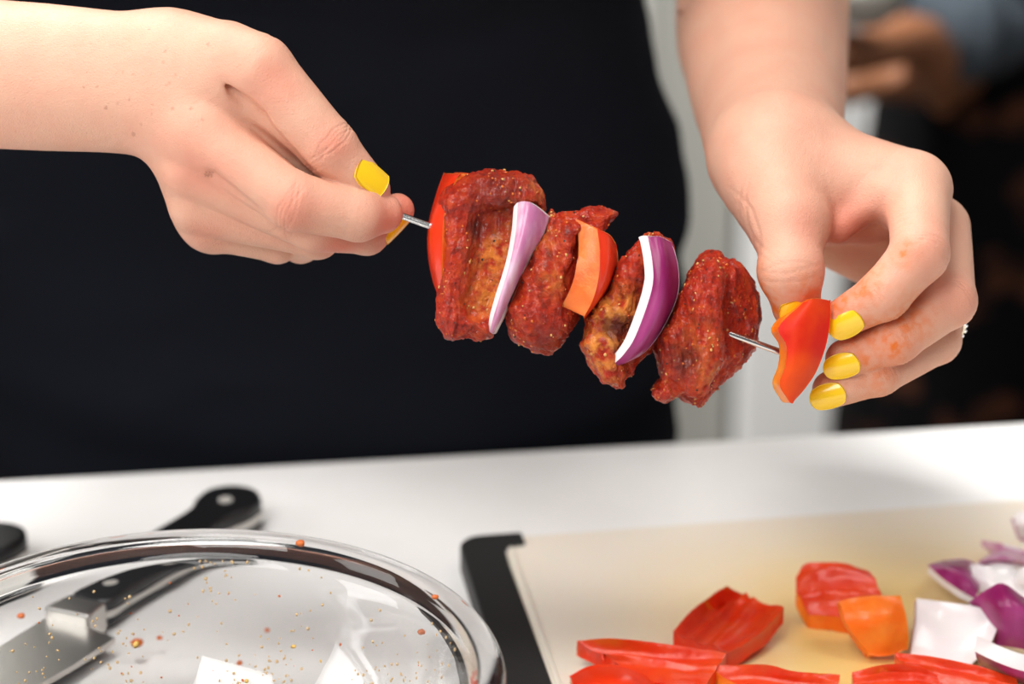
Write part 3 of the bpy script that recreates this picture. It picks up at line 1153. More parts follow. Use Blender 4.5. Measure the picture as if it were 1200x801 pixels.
c0, c1 = hp(1098, 40, YH - 0.02), hp(1150, 30, YH + 0.02)
for (a, b, r0, r1) in ((hp(1112, 34, YH - 0.03), hp(1180, 18, YH + 0.02), .040, .054), (hp(1160, 84, YH + 0.03), hp(1205, 70, YH + 0.07), .024, .040)):
    v, f = tube_data([a, a * .5 + b * .5, b, b * .4 + shr * .6], [r0, (r0 + r1) / 2, r1, .075], 24)
    o = mesh_obj('rolled_sleeve', v, f, M_DENIM, helper)
    v, f = tube_data([a * 1.03 - b * .03, a * .75 + b * .25], [r0 * 1.08, r0 * 1.10], 24)
    mesh_obj('cuff', v, f, M_DENIM, o)
v, f = loft([(0.95, hp(1200, 300, YH - .02)[0], YH - .02, .020, .012), (1.15, hp(1192, 200, YH - .02)[0], YH - .02, .022, .012), (1.35, hp(1180, 100, YH - .02)[0], YH - .01, .03, .012)], 20)
mesh_obj('overshirt_front', v, f, M_DENIM, helper)
# grey bowl the helper holds
gb = hp(1012, -8, YH - 0.14)
v, f = [], []
prof = [(0.0, -.030), (.022, -.030), (.036, -.018), (.044, .004), (.046, .018), (.043, .018), (.040, .004), (.033, -.014), (.0, -.026)]
def lathe(prof, c, n=48):
    V, F = [], []
    for (r, z) in prof:
        for k in range(n):
            w = 2 * math.pi * k / n
            V.append((c[0] + r * math.cos(w), c[1] + r * math.sin(w), c[2] + z))
    for i in range(len(prof) - 1):
        for k in range(n):
            F.append((i * n + k, i * n + (k + 1) % n, (i + 1) * n + (k + 1) % n, (i + 1) * n + k))
    return V, F
v, f = lathe([(max(r * .72, .0005), z * .72) for r, z in prof], gb)
M_STONE = simple('grey_stoneware', (0.42, 0.39, 0.35), 0.6)
tag(mesh_obj('stoneware_bowl', v, f, M_STONE, origin=gb), 'small grey bowl held by the blurred person behind', 'bowl')

# ------------------------------------------------------------------ skewer
sk0, sk1 = A(352, 210, 0), A(936, 420, 0)
sd = unit(sk1 - sk0)
sv, sf = tube_data([sk0, sk0 + sd * 3, sk0 + (sk1 - sk0) * .5, sk1 - sd * 5, sk1 - sd * 1.5, sk1], [1.3, 1.3, 1.3, 1.3, .8, .1], 16)
sko = to_world((sk0 + sk1) / 2)
tag(mesh_obj('metal_skewer', to_world(np.array(sv)), sf, M_STEEL, origin=sko), 'thin steel skewer held between both hands through the beef', 'skewer')


# ------------------------------------------------------------------ beef chunks
def poly_sd(P, poly):
    """signed distance to a 2D polygon"""
    n = len(poly)
    d = np.full(len(P), 1e18)
    s = np.ones(len(P))
    for i in range(n):
        a, b = poly[i], poly[i - 1]
        e = b - a
        w = P - a
        t = np.clip((w @ e) / max(e.dot(e), 1e-9), 0, 1)
        q = w - t[:, None] * e
        d = np.minimum(d, (q * q).sum(1))
        c1, c2, c3 = P[:, 1] >= a[1], P[:, 1] < b[1], e[0] * w[:, 1] > e[1] * w[:, 0]
        flip = (c1 & c2 & c3) | (~c1 & ~c2 & ~c3)
        s = np.where(flip, -s, s)
    return s * np.sqrt(d)


PXM = D0 * 1000 / FPX                                   # mm per pixel at the skewer


def prism(p, poly_px, z0, z1, r, tilt=(0, 0)):
    """rounded slab: outline in pixels at the skewer plane, z range in mm, tilt = mm of z per mm of x / y"""
    k = D0 * 1000 / -p[:, 2]
    P = np.column_stack([p[:, 0] * k / PXM + 600, 400.5 - p[:, 1] * k / PXM])
    poly = np.asarray(poly_px, float)
    d2 = poly_sd(P, poly) * PXM + r
    c = poly.mean(0)
    zz = p[:, 2] + D0 * 1000 - ((P[:, 0] - c[0]) * tilt[0] - (P[:, 1] - c[1]) * tilt[1]) * PXM
    dz = np.abs(zz - (z0 + z1) / 2) - (z1 - z0) / 2 + r
    return np.minimum(np.maximum(d2, dz), 0) + np.sqrt(np.maximum(d2, 0) ** 2 + np.maximum(dz, 0) ** 2) - r


def icos(c, r, sub=1):
    bm = bmesh.new()
    bmesh.ops.create_icosphere(bm, subdivisions=sub, radius=1.0)
    v = [tuple(np.asarray(c) + np.asarray(q.co) * r) for q in bm.verts]
    f = [tuple(x.index for x in q.verts) for q in bm.faces]
    bm.free()
    return v, f


ICO_V, ICO_F = icos((0, 0, 0), 1.0, 1)
ICO_V, ICO_F = np.array(ICO_V), np.array(ICO_F)


def grains(pts, nrm, rng, rmin, rmax, flat=0.6):
    """little grains lying on a surface, joined: verts, faces"""
    n = len(pts)
    ax1 = rng.normal(size=(n, 3))
    ax1 -= nrm * (ax1 * nrm).sum(1)[:, None]
    ax1 /= np.linalg.norm(ax1, axis=1)[:, None]
    ax2 = np.cross(nrm, ax1)
    r = rng.uniform(rmin, rmax, n)
    e = rng.uniform(0.55, 1.0, n)
    V = (pts[:, None, :] + ax1[:, None, :] * (ICO_V[None, :, 0:1] * r[:, None, None]) + ax2[:, None, :] * (ICO_V[None, :, 1:2] * (r * e)[:, None, None])
         + nrm[:, None, :] * (ICO_V[None, :, 2:3] * (r * flat)[:, None, None]))
    F = ICO_F[None] + (np.arange(n) * len(ICO_V))[:, None, None]
    return V.reshape(-1, 3), F.reshape(-1, 3)


def meat(label, solids, hollows, seed, fat=(), dark=(), grain_dir=(0.3, 1.0, 0.2), amp=1.0, nseed=240):
    """solids: (polygon px, z0, z1, rounding, tilt, blend) ; hollows: (a, b, ra, rb, k)"""
    gd = unit(grain_dir)
    off = np.array([seed * 13.1, seed * 7.7, seed * 3.3])

    def base(p):
        d = None
        for (poly, z0, z1, r, tilt, k) in solids:
            x = prism(p, poly, z0, z1, r, tilt)
            d = x if d is None else smin(d, x, k)
        for (a, b, ra, rb, k) in hollows:
            d = -smin(-d, rcone(p, a, b, ra, rb), k)
        return d
    allp = np.concatenate([np.asarray(s[0], float) for s in solids])
    lo, hi = allp.min(0), allp.max(0)
    zl, zh = min(s[1] for s in solids) - 8, max(s[2] for s in solids) + 9
    V, Q = surface_nets(base, [A(lo[0], 0, 0)[0] - 5, A(0, hi[1], 0)[1] - 5, -D0 * 1000 + zl], [A(hi[0], 0, 0)[0] + 5, A(0, lo[1], 0)[1] + 5, -D0 * 1000 + zh], 0.66, newton=1)
    _, N = grad(base, V, 0.5)
    along = V @ gd
    st = V - np.outer(along, gd) * 0.72                # stretched along the muscle fibres
    d = (1.5 * noise(V * 0.085 + off) + 1.35 * noise(st * 0.22 + off) + 0.95 * noise(st * 0.48 + off) + 0.6 * noise(st * 0.95 + off)
         - 0.8 * np.maximum(0, 0.16 - np.abs(noise(st * 0.17 + off + 9))) / 0.16 + 0.42 * noise(V * 0.85 + off) + 0.5 * np.maximum(0, noise(V * 0.45 + off + 5) - 0.2)) * amp
    V2 = V + N * d[:, None]
    t = np.zeros((len(V), 3))
    for (c, r, a) in fat:
        t[:, 0] = np.maximum(t[:, 0], a * np.exp(-((V - c) ** 2).sum(1) / r ** 2))
    for (c, r, a) in dark:
        t[:, 1] = np.maximum(t[:, 1], a * np.exp(-((V - c) ** 2).sum(1) / r ** 2))
    t[:, 1] = np.clip(t[:, 1] + 0.5 * sstep(0.25, 0.9, -noise(V * 0.12 + off + 30)), 0, 0.85)
    org = to_world(V.mean(0))
    o = mesh_obj('beef_chunk', to_world(V2), Q, M_MEAT, origin=org, tint=t)
    tag(o, label, 'meat', 'beef chunks on the skewer')
    rng = np.random.RandomState(seed)
    fr = np.where(N[:, 2] > -0.2)[0]
    clus = sstep(-0.15, 0.5, noise(V[fr] * 0.1 + off + 60)) + 0.12
    pick = rng.choice(fr, nseed, replace=False, p=clus / clus.sum())
    for nm, ids, m, r0, r1 in (('seasoning', pick[:int(nseed * .34)], M_SEED, 0.16, 0.85), ('chili_flakes', pick[int(nseed * .34):int(nseed * .85)], M_CHILI, 0.3, 0.75),
                               ('ground_pepper', pick[int(nseed * .85):], M_PEPPERCORN, 0.25, 0.6)):
        gv, gf = grains(V2[ids] + N[ids] * 0.1, N[ids], rng, r0, r1)
        tag(mesh_obj(nm, to_world(gv), gf, m, o), kind='stuff')
    return o


m1 = [(522, 226), (532, 216), (545, 207), (560, 204), (577, 201), (595, 204), (612, 205), (626, 210), (633, 226), (639, 244), (634, 285), (612, 327), (594, 366), (575, 393), (562, 398), (548, 392), (530, 394), (516, 376), (514, 352), (520, 335), (522, 296), (519, 257)]
meat('ridged beef chunk nearest the bare pointed end, with a hollow face', [
    (m1, -20, 9, 5, (0.02, -0.02), 3),
    ([(520, 236), (536, 222), (552, 226), (558, 250), (556, 290), (546, 330), (540, 380), (530, 394), (516, 372), (522, 300)], 0, 17, 5, (-0.1, 0), 6),
    ([(528, 222), (560, 203), (612, 206), (632, 222), (634, 240), (600, 240), (560, 246), (535, 244)], 0, 16, 5, (0, -0.15), 5),
    ([(522, 358), (550, 372), (572, 374), (576, 392), (548, 393), (528, 392)], 0, 15, 4, (0, 0), 5),
], [(A(576, 262, 17), A(566, 350, 15), 4.5, 4.0, 7.0), (A(566, 262, 17), A(610, 250, 15), 3.0, 2.0, 5.0)], 1,
    fat=[(A(582, 300, 10), 9, 0.75), (A(576, 345, 10), 9, 0.8), (A(610, 262, 12), 7, 0.6), (A(628, 222, 10), 5, 0.5)], dark=[(A(580, 225, 14), 12, 0.6), (A(560, 270, 12), 5, 0.9)], grain_dir=(0.15, 1, 0))
m2 = [(646, 245), (649, 252), (664, 251), (680, 250), (690, 243), (704, 244), (721, 250), (710, 266), (700, 277), (692, 308), (686, 343), (676, 370), (668, 385), (660, 400), (646, 411), (625, 409), (606, 396), (595, 372), (593, 348), (608, 323), (627, 286), (641, 260)]
meat('beef chunk between the pale onion strip and the pepper wedge', [
    (m2, -18, 11, 6, (0.05, 0.05), 3),
    ([(646, 262), (668, 256), (690, 262), (668, 330), (650, 380), (634, 400), (612, 392), (600, 360), (616, 322)], 0, 17, 7, (0.1, 0.02), 8),
    ([(688, 246), (720, 250), (706, 270), (692, 268)], 2, 13, 3, (0.2, 0), 4),
    ([(600, 360), (650, 366), (664, 382), (646, 410), (624, 408), (604, 392)], -4, 14, 5, (0, 0.4), 5),
], [(A(690, 262, 14), A(676, 330, 16), 1.5, 2.0, 5.0)], 2, fat=[(A(650, 330, 18), 6, 0.4), (A(640, 280, 16), 5, 0.35)], dark=[(A(640, 396, 10), 10, 0.5)], grain_dir=(-0.45, 1, 0))
m3 = [(757, 277), (768, 272), (786, 281), (790, 296), (784, 343), (774, 389), (760, 412), (744, 428), (742, 440), (731, 440), (727, 453), (708, 446), (692, 428), (682, 404), (688, 372), (698, 350), (720, 323), (738, 294), (750, 281)]
meat('beef chunk edged with orange fat beside the dark purple onion strip', [
    (m3, -18, 9, 5, (0.02, 0.05), 3),
    ([(752, 285), (764, 284), (758, 330), (738, 352), (712, 352), (722, 324), (740, 296)], 0, 15, 5, (0, 0.1), 5),
    ([(690, 374), (704, 354), (738, 352), (746, 372), (724, 384), (704, 386)], 0, 17, 5, (0, 0), 4),
    ([(684, 402), (694, 384), (724, 388), (730, 402), (722, 430), (712, 442), (694, 426)], 0, 16, 5, (0, 0.1), 4),
    ([(714, 420), (730, 420), (732, 438), (727, 453), (708, 446)], 0, 12, 4, (0, 0), 4),
], [(A(700, 383, 18), A(735, 384, 16), 1.8, 1.4, 5.0)], 3,
    fat=[(A(712, 366, 16), 9, 1.0), (A(732, 362, 15), 7, 1.0), (A(704, 405, 15), 9, 1.0), (A(702, 428, 14), 8, 0.9), (A(718, 402, 16), 7, 1.0)], dark=[(A(722, 384, 14), 6, 0.9), (A(740, 384, 12), 5, 0.9)], grain_dir=(-0.5, 1, 0), nseed=220)
m4 = [(831, 294), (842, 297), (845, 305), (866, 312), (874, 327), (883, 346), (887, 373), (885, 401), (873, 420), (855, 439), (836, 459), (821, 477), (802, 471), (796, 462), (778, 472), (765, 464), (764, 453), (775, 443), (771, 420), (765, 401), (764, 390), (786, 370), (797, 346), (809, 315), (822, 300)]
meat('largest beef chunk, next to the hand sliding on a pepper', [
    (m4, -24, -3, 6, (-0.05, 0.0), 3),
    ([(816, 312), (838, 302), (850, 320), (846, 372), (848, 420), (826, 464), (804, 464), (790, 430), (780, 398), (790, 368), (800, 344)], 0, 18, 7, (0.22, 0.05), 8),
    ([(842, 306), (864, 314), (882, 346), (885, 374), (882, 400), (852, 432), (842, 420), (846, 350)], -18, 0.5, 6, (-0.5, 0), 8),
    ([(768, 392), (790, 380), (806, 420), (800, 450), (778, 446)], 0, 12, 5, (0.2, 0), 6),
    ([(766, 456), (782, 448), (796, 462), (778, 471), (766, 464)], -4, 10, 4, (0, 0), 4),
], [(A(797, 350, 17), A(806, 420, 15), 1.4, 2.0, 5.0), (A(800, 440, 17), A(800, 466, 14), 1.5, 2.0, 5.0)], 4, fat=[(A(818, 400, 18), 8, 0.3), (A(830, 440, 16), 7, 0.35)], dark=[(A(800, 424, 15), 7, 0.8)], grain_dir=(-0.1, 1, 0), nseed=300)


# ------------------------------------------------------------------ vegetable pieces: curved slabs with skin, flesh and cut edges
def slab(name, grid, thick, mats, nu=15, nv=11, bulge=0.0, wobble=0.0, seed=0, parent=None, rim=0, ribs=()):
    """grid: control rows of points (world); thick: vector or signed distance along the normal (m).
    mats: (front, cut edge, back). Returns the object."""
    G = catmull(np.asarray(grid, float), nu)
    G = np.swapaxes(catmull(np.swapaxes(G, 0, 1), nv), 0, 1)
    du = np.gradient(G, axis=0)
    dv = np.gradient(G, axis=1)
    N = np.cross(du, dv)
    N /= np.maximum(np.linalg.norm(N, axis=2, keepdims=True), 1e-9)
    if np.isscalar(thick):
        T = N * thick
    else:
        T = np.broadcast_to(np.asarray(thick, float), N.shape)
    c = G.reshape(-1, 3).mean(0)
    if wobble:
        G = G + N * (wobble * fbm(G.reshape(-1, 3) * 90 + seed * 11, 2)).reshape(nu, nv, 1)
    if bulge:
        u = np.linspace(-1, 1, nu)[:, None, None]
        v = np.linspace(-1, 1, nv)[None, :, None]
        G = G - unit(T.reshape(-1, 3).mean(0)) * bulge * (1 - u * u) * (1 - v * v)
    B = G + T
    if ribs:
        vv = np.linspace(0, 1, nv)[None, :]
        uu = np.linspace(0, 1, nu)[:, None]
        r = sum(h * np.exp(-((vv - c - k * (uu - .5)) / w) ** 2) for (c, k, w, h) in ribs) * np.sin(np.pi * np.clip(uu, .06, .94)) ** .3
        G = G - unit(T.reshape(-1, 3).mean(0)) * r[..., None]
    if wobble:
        B = B + N * (wobble * 1.6 * fbm(B.reshape(-1, 3) * 150 + seed * 5, 2)).reshape(nu, nv, 1)
    V = np.concatenate([G.reshape(-1, 3), B.reshape(-1, 3)])
    F, MI = [], []
    m = nu * nv
    for i in range(nu - 1):
        for j in range(nv - 1):
            a = i * nv + j
            F.append((a, a + nv, a + nv + 1, a + 1)); MI.append(1 if j < rim else 0)
            F.append((a + m, a + 1 + m, a + nv + 1 + m, a + nv + m)); MI.append(2)
    for i in range(nu - 1):
        for j in (0, nv - 1):
            a, b = i * nv + j, (i + 1) * nv + j
            F.append((a, a + m, b + m, b) if j else (a, b, b + m, a + m)); MI.append(1)
    for j in range(nv - 1):
        for i in (0, nu - 1):
            a, b = i * nv + j, i * nv + j + 1
            F.append((a, b, b + m, a + m) if i else (a, a + m, b + m, b)); MI.append(1)
    o = mesh_obj(name, V, F, list(mats), parent, origin=c, fmat=MI)
    return bevel(o, 0.0006, 2, 50)


def wg(rows):
    return [[W(*p) for p in r] for r in rows]


toward = CAM_R @ np.array([0, 0, 1.0])                # from the skewer to the lens
right = CAM_R @ np.array([1.0, 0, 0])
up = CAM_R @ np.array([0, 1.0, 0])
PEP = (M_PEPSKIN, M_PEPFLESH, M_PEPIN)
M_PEPHELD = simple('pepper_skin_orange_red', (0.62, 0.012, 0.004), 0.5, spec=0.22, sss=0.12, sssr=(1, .2, .05), mix=((0.80, 0.085, 0.006), 28, 0.42, 0.66, (1, 1, 1)))
# strip at the pointed end: skin turned to the bare end of the skewer
tag(slab('pepper_piece', wg([[(520, 203, -12), (530, 203, 0), (539, 204, 8)], [(511, 228, -12), (515, 230, 2), (530, 224, 10)], [(502, 262, -14), (504, 266, 4), (521, 258, 12)],
                             [(501, 295, -14), (504, 300, 4), (520, 300, 12)], [(506, 325, -12), (510, 328, 2), (519, 326, 9)], [(512, 343, -8), (515, 346, 0), (519, 342, 5)]]),
         right * 0.004 - toward * 0.003, PEP), 'narrow red pepper piece at the bare pointed end of the skewer', 'vegetable', 'pepper pieces on the skewer')
# pale onion strip
ON1 = slab('onion_piece', wg([[(602, 242, 14), (607, 237, 17), (618, 236, 20), (630, 243, 19), (643, 254, 13)], [(599, 275, 15), (604, 274, 19), (614, 272, 21), (625, 273, 19), (636, 275, 14)],
                              [(592, 310, 16), (597, 310, 20), (604, 308, 21), (611, 308, 19), (618, 306, 14)], [(581, 345, 16), (586, 346, 19), (590, 346, 20), (595, 347, 18), (600, 346, 14)],
                              [(574, 370, 14), (578, 372, 16), (582, 373, 17), (586, 374, 15), (588, 372, 12)], [(572, 388, 11), (574, 389, 12), (576, 390, 12), (577, 391, 11), (579, 390, 9)]]),
           -toward * 0.004 + right * 0.001, (M_ONPALE, M_ONWHITE, M_ONWHITE), nu=25, nv=13, rim=3)
tag(ON1, 'pale pink onion strip tapering downwards between two beef chunks', 'vegetable', 'onion pieces on the skewer')
# pepper wedge: cut flesh to the lens, skin to the blunt end
PW = slab('pepper_piece', wg([[(701, 268, 17), (714, 275, 14), (722, 287, 6)], [(704, 296, 20), (716, 304, 17), (723, 314, 4)], [(702, 328, 21), (711, 332, 17), (715, 336, 4)], [(695, 352, 20), (700, 354, 16), (702, 354, 4)], [(685, 371, 16), (687, 371, 13), (690, 366, 4)]]),
          (W(677, 300, 17) - W(703, 312, 20)), PEP, nu=17, nv=9)
tag(PW, 'pepper wedge showing its orange cut face in mid skewer', 'vegetable', 'pepper pieces on the skewer')
# dark purple onion strip: purple outside, white cut rim to the lens
ON2 = slab('onion_piece', wg([[(760, 277, 18), (773, 277, 19), (787, 284, 12)], [(765, 304, 21), (780, 306, 21), (794, 310, 10)], [(766, 331, 22), (781, 336, 21), (795, 338, 8)], [(758, 361, 22), (773, 368, 21), (787, 364, 8)],
                              [(744, 397, 21), (757, 400, 20), (770, 395, 8)], [(731, 416, 18), (739, 421, 16), (752, 415, 8)], [(722, 425, 14), (726, 428, 12), (734, 424, 8)]]),
           (W(755, 331, 18) - W(766, 331, 22)), (M_ONSKIN, M_ONWHITE, M_ONWHITE), nu=27, nv=11)
tag(ON2, 'dark purple onion strip with a white rim beside the largest beef chunk', 'vegetable', 'onion pieces on the skewer')
# pepper held by the fingertips
PH = slab('pepper_piece', wg([[(942, 354, 18), (952, 350, 20), (962, 350, 19), (973, 352, 16)], [(913, 383, 17), (932, 381, 20), (954, 376, 19), (973, 374, 15)], [(922, 404, 18), (934, 404, 19.5), (950, 402, 18), (968, 404, 14)],
                              [(921, 428, 17), (930, 430, 18), (946, 432, 16.5), (957, 434, 12)], [(914, 450, 14), (922, 452, 15), (934, 454, 14), (944, 454, 11)], [(924, 469, 11), (926, 471, 11.5), (929, 472, 11), (931, 469, 10)]]),
          (W(906, 420, 8) - W(915, 420, 17)), (M_PEPHELD, M_PEPORANGE, M_PEPIN), nu=25, nv=15)
tag(PH, 'red pepper piece held between yellow-nailed fingertips at the skewer end', 'vegetable', 'pepper pieces on the skewer')

# ------------------------------------------------------------------ cutting board
BT = 0.012
bo = on_z(536, 633, COUNTER + BT)                      # far, grip-side corner
bx = np.array([EX, EY, 0.0]); by = np.array([EY, -EX, 0.0])   # along the far edge, towards the lens
# fine turn so that the far edge runs as in the photograph
far = on_z(1200, 571, COUNTER + BT) - on_z(585, 616, COUNTER + BT)
far[2] = 0
bx = unit(far); by = np.array([bx[1], -bx[0], 0])
BW, BD = 0.40, 0.27
board = tag(empty('cutting_board', bo * np.array([1, 1, 0]) + np.array([0, 0, COUNTER])), 'ivory cutting board with black grip end under chopped pepper and onion', 'cutting board')


def bl(x, y, z=0.0):
    return bo * np.array([1, 1, 0]) + bx * x + by * y + np.array([0, 0, COUNTER + z])


def rounded_outline(x0, y0, x1, y1, r, n=8):
    pts = []
    for (cx, cy, a0) in ((x1 - r, y1 - r, 0), (x0 + r, y1 - r, 90), (x0 + r, y0 + r, 180), (x1 - r, y0 + r, 270)):
        for k in range(n + 1):
            a = math.radians(a0 + 90 * k / n)
            pts.append((cx + r * math.cos(a), cy + r * math.sin(a)))
    return pts


def plate(outline, z0, z1, fn):
    n = len(outline)
    V = [fn(x, y, z0) for x, y in outline] + [fn(x, y, z1) for x, y in outline]
    F = [tuple(reversed(range(n))), tuple(range(n, 2 * n))] + [(k, (k + 1) % n, n + (k + 1) % n, n + k) for k in range(n)]
    return V, F


GW = 0.017
bv, bf = plate(rounded_outline(0.004, 0.0, BW, BD, 0.010), 0.0015, BT, bl)
bb = bevel(mesh_obj('board_plate', bv, [tuple(reversed(q)) for q in bf], M_BOARD, board, smooth=False), 0.0012, 2)
# raised rim line: a shallow lip along the grip and far edge
v1 = box_data((0, 0, 0), (1, 1, 1))
def bbox(x0, x1, y0, y1, z0, z1):
    v = [bl(x, y, z) for x in (x0, x1) for y in (y0, y1) for z in (z0, z1)]
    f = [(0, 1, 3, 2), (4, 6, 7, 5), (0, 4, 5, 1), (2, 3, 7, 6), (0, 2, 6, 4), (1, 5, 7, 3)]
    return v, [tuple(reversed(q)) for q in f]
bevel(mesh_obj('rim', *bbox(0.021, 0.0235, 0.004, BD - .01, BT - .001, BT + .0009), M_BOARD, board, smooth=False), 0.0006, 2)
# grip: C-shaped rubber end
out = rounded_outline(0.0, -0.0012, 0.031, BD + 0.0012, 0.010)
gpts = []
go = [(0.030, -0.0015)] + [(0.011 + 0.011 * math.cos(a), 0.0095 + 0.011 * math.sin(a)) for a in np.radians(np.linspace(270, 180, 9))]
go += [(0.0, BD - 0.02)] + [(0.011 + 0.011 * math.cos(a), BD - 0.0095 + 0.011 * math.sin(a)) for a in np.radians(np.linspace(180, 90, 9))] + [(0.030, BD + 0.0015)]
gi = [(0.030, 0.010), (0.0235, 0.011), (0.0200, 0.015)] + [(0.0195, y) for y in np.linspace(0.03, BD - .03, 6)] + [(0.0200, BD - .015), (0.0235, BD - .011), (0.030, BD - .010)]
ol = go + gi[::-1]
gv, gf = plate(ol, 0.0, BT + 0.0016, bl)
bevel(mesh_obj('grip', gv, [tuple(reversed(q)) for q in gf], M_RUBBER, board, smooth=False), 0.0012, 3)

# ------------------------------------------------------------------ vegetables on the board
ZB = COUNTER + BT


def bg(rows):
    """rows of (px, py, height above the board in mm) -> world"""
    return [[on_z(p[0], p[1], ZB + p[2] / 1000.0) for p in r] for r in rows]


UPZ = np.array([0, 0, 1.0])
PIN = (M_PEPIN, M_PEPSKIN, M_PEPSKIN)
ORA = (M_PEPIN, M_PEPORANGE, M_PEPSKIN)
tag(slab('pepper_piece', bg([[(789, 742, 9), (812, 752, 6), (835, 758, 5), (852, 767, 9)], [(808, 722, 11), (838, 728, 6), (862, 738, 6), (885, 750, 10)], [(830, 704, 13), (855, 706, 7), (880, 716, 8), (905, 731, 12)], [(851, 689, 16), (870, 696, 11), (888, 704, 11), (918, 713, 15)]]),
         -UPZ * 0.006, PIN, wobble=0.0010, seed=1, nu=25, nv=31, ribs=((.36, .12, .05, .0028), (.62, -.05, .06, .0022), (.03, 0, .10, .0022), (.97, 0, .10, .0020))), 'red pepper piece lying open with its ribbed inside up', 'vegetable', 'pepper pieces on the board')
tag(slab('pepper_piece', bg([[(676, 753, 10), (700, 765, 8), (722, 776, 5), (745, 798, 6)], [(720, 752, 13), (745, 766, 9), (768, 784, 7), (795, 802, 8)], [(790, 760, 12), (800, 774, 9), (810, 788, 8), (820, 804, 8)], [(851, 768, 10), (845, 776, 9), (838, 786, 8), (828, 800, 8)]]),
         -UPZ * 0.006, PIN, wobble=0.0009, seed=2, nu=25, nv=25, ribs=((.5, .1, .07, .0018), (.02, 0, .10, .002))), 'long pointed red pepper strip nearest the black grip', 'vegetable', 'pepper pieces on the board')
tag(slab('pepper_piece', bg([[(668, 792, 4), (672, 806, 6), (676, 824, 4)], [(692, 780, 9), (704, 797, 15), (708, 822, 11)], [(728, 780, 10), (742, 797, 16), (748, 822, 11)], [(770, 798, 4), (776, 808, 6), (780, 824, 4)]]),
         -UPZ * 0.004, PEP), 'red pepper piece with glossy skin up at the grip side corner', 'vegetable', 'pepper pieces on the board')
tag(slab('pepper_piece', bg([[(834, 780, 8), (838, 787, 7), (850, 796, 5), (870, 806, 5)], [(894, 778, 12), (892, 786, 9), (890, 796, 6), (890, 808, 6)], [(930, 786, 11), (928, 792, 9), (926, 800, 6), (924, 812, 6)], [(983, 790, 9), (982, 797, 8), (980, 806, 6), (978, 818, 6)]]),
         -UPZ * 0.005, ORA, wobble=0.0015, seed=4), 'thin orange-red pepper strip below the ribbed open piece', 'vegetable', 'pepper pieces on the board')
tag(slab('pepper_piece', bg([[(933, 676, 16), (934, 695, 13), (948, 720, 6)], [(945, 660, 20), (965, 690, 14), (975, 722, 7)], [(985, 660, 22), (998, 688, 16), (1003, 724, 8)], [(1018, 668, 20), (1030, 690, 18), (1038, 712, 10)]]),
         -UPZ * 0.007, ORA, wobble=0.0018, seed=5, bulge=0.002, nu=25, nv=31, ribs=((.30, 0, .07, .003), (.72, .1, .06, .003))), 'curled orange-red pepper piece farthest back on the board', 'vegetable', 'pepper pieces on the board')
tag(slab('pepper_piece', bg([[(984, 706, 22), (990, 728, 17), (1006, 752, 9), (1018, 768, 4)], [(1012, 700, 25), (1022, 722, 20), (1034, 748, 11), (1040, 768, 4)], [(1054, 699, 25), (1060, 718, 20), (1063, 742, 13), (1062, 760, 6)]]),
         np.array([0.0, 0.005, -0.003]), (M_PEPORANGE, M_PEPORANGE, M_PEPSKIN), wobble=0.0014, seed=6, bulge=0.003), 'blocky orange pepper piece against the big white onion piece', 'vegetable', 'pepper pieces on the board')
tag(slab('pepper_piece', bg([[(998, 790, 8), (1000, 802, 7), (1004, 822, 5)], [(1035, 783, 12), (1042, 796, 8), (1048, 822, 6)], [(1072, 783, 11), (1080, 797, 8), (1086, 822, 6)], [(1098, 792, 8), (1102, 802, 7), (1106, 820, 5)]]),
         -UPZ * 0.005, PIN, wobble=0.0012, seed=7, nu=25, nv=31, ribs=((.4, .1, .07, .002), (.02, 0, .1, .002))), 'red pepper piece cut by the frame edge between strip and onions', 'vegetable', 'pepper pieces on the board')
tag(slab('pepper_piece', bg([[(1048, 766, 10), (1058, 778, 9), (1076, 786, 8)], [(1090, 772, 13), (1104, 786, 10), (1116, 806, 6)], [(1140, 782, 13), (1150, 796, 10), (1160, 816, 6)], [(1190, 796, 8), (1196, 808, 8), (1200, 824, 6)]]),
         -UPZ * 0.005, PIN, wobble=0.0013, seed=8, nu=25, nv=31, ribs=((.5, .0, .07, .002), (.02, 0, .1, .0015))), 'long red pepper strip lying in front of the big white onion', 'vegetable', 'pepper pieces on the board')
# onions
OW = (M_ONWHITE, M_ONWHITE, M_ONSKIN)
OP = (M_ONSKIN, M_ONWHITE, M_ONWHITE)
tag(slab('onion_piece', bg([[(1074, 701, 16), (1073, 728, 12), (1069, 752, 7), (1067, 766, 3)], [(1105, 705, 18), (1104, 732, 12.5), (1100, 756, 7), (1098, 773, 2)], [(1140, 710, 18), (1138, 736, 12.5), (1134, 758, 7), (1128, 777, 2)], [(1168, 718, 16), (1167, 738, 12), (1156, 760, 7), (1138, 778, 3)]]),
         np.array([0.0, 0.003, -0.003]), OW, bulge=-0.0035, nu=21, nv=17), 'big white onion piece standing with its smooth inside to the lens', 'vegetable', 'onion pieces on the board')
tag(slab('onion_piece', bg([[(1088, 662, 15), (1094, 660, 14), (1104, 657, 8)], [(1104, 676, 15), (1116, 664, 18), (1128, 655, 9)], [(1124, 690, 15), (1134, 674, 18), (1142, 660, 9)], [(1142, 700, 12), (1146, 690, 14), (1150, 672, 8)]]),
         -UPZ * 0.0035, OP), 'purple onion piece pointing at the curled pepper', 'vegetable', 'onion pieces on the board')
tag(slab('onion_piece', bg([[(1140, 662, 8), (1150, 656, 13), (1160, 648, 6)], [(1152, 662, 10), (1166, 652, 19), (1176, 642, 8)], [(1176, 664, 10), (1188, 654, 19), (1196, 644, 8)], [(1192, 668, 6), (1204, 660, 13), (1210, 652, 6)]]),
         -UPZ * 0.0035, (M_ONPALE, M_ONWHITE, M_ONWHITE)), 'pinkish onion piece humped behind the small white one', 'vegetable', 'onion pieces on the board')
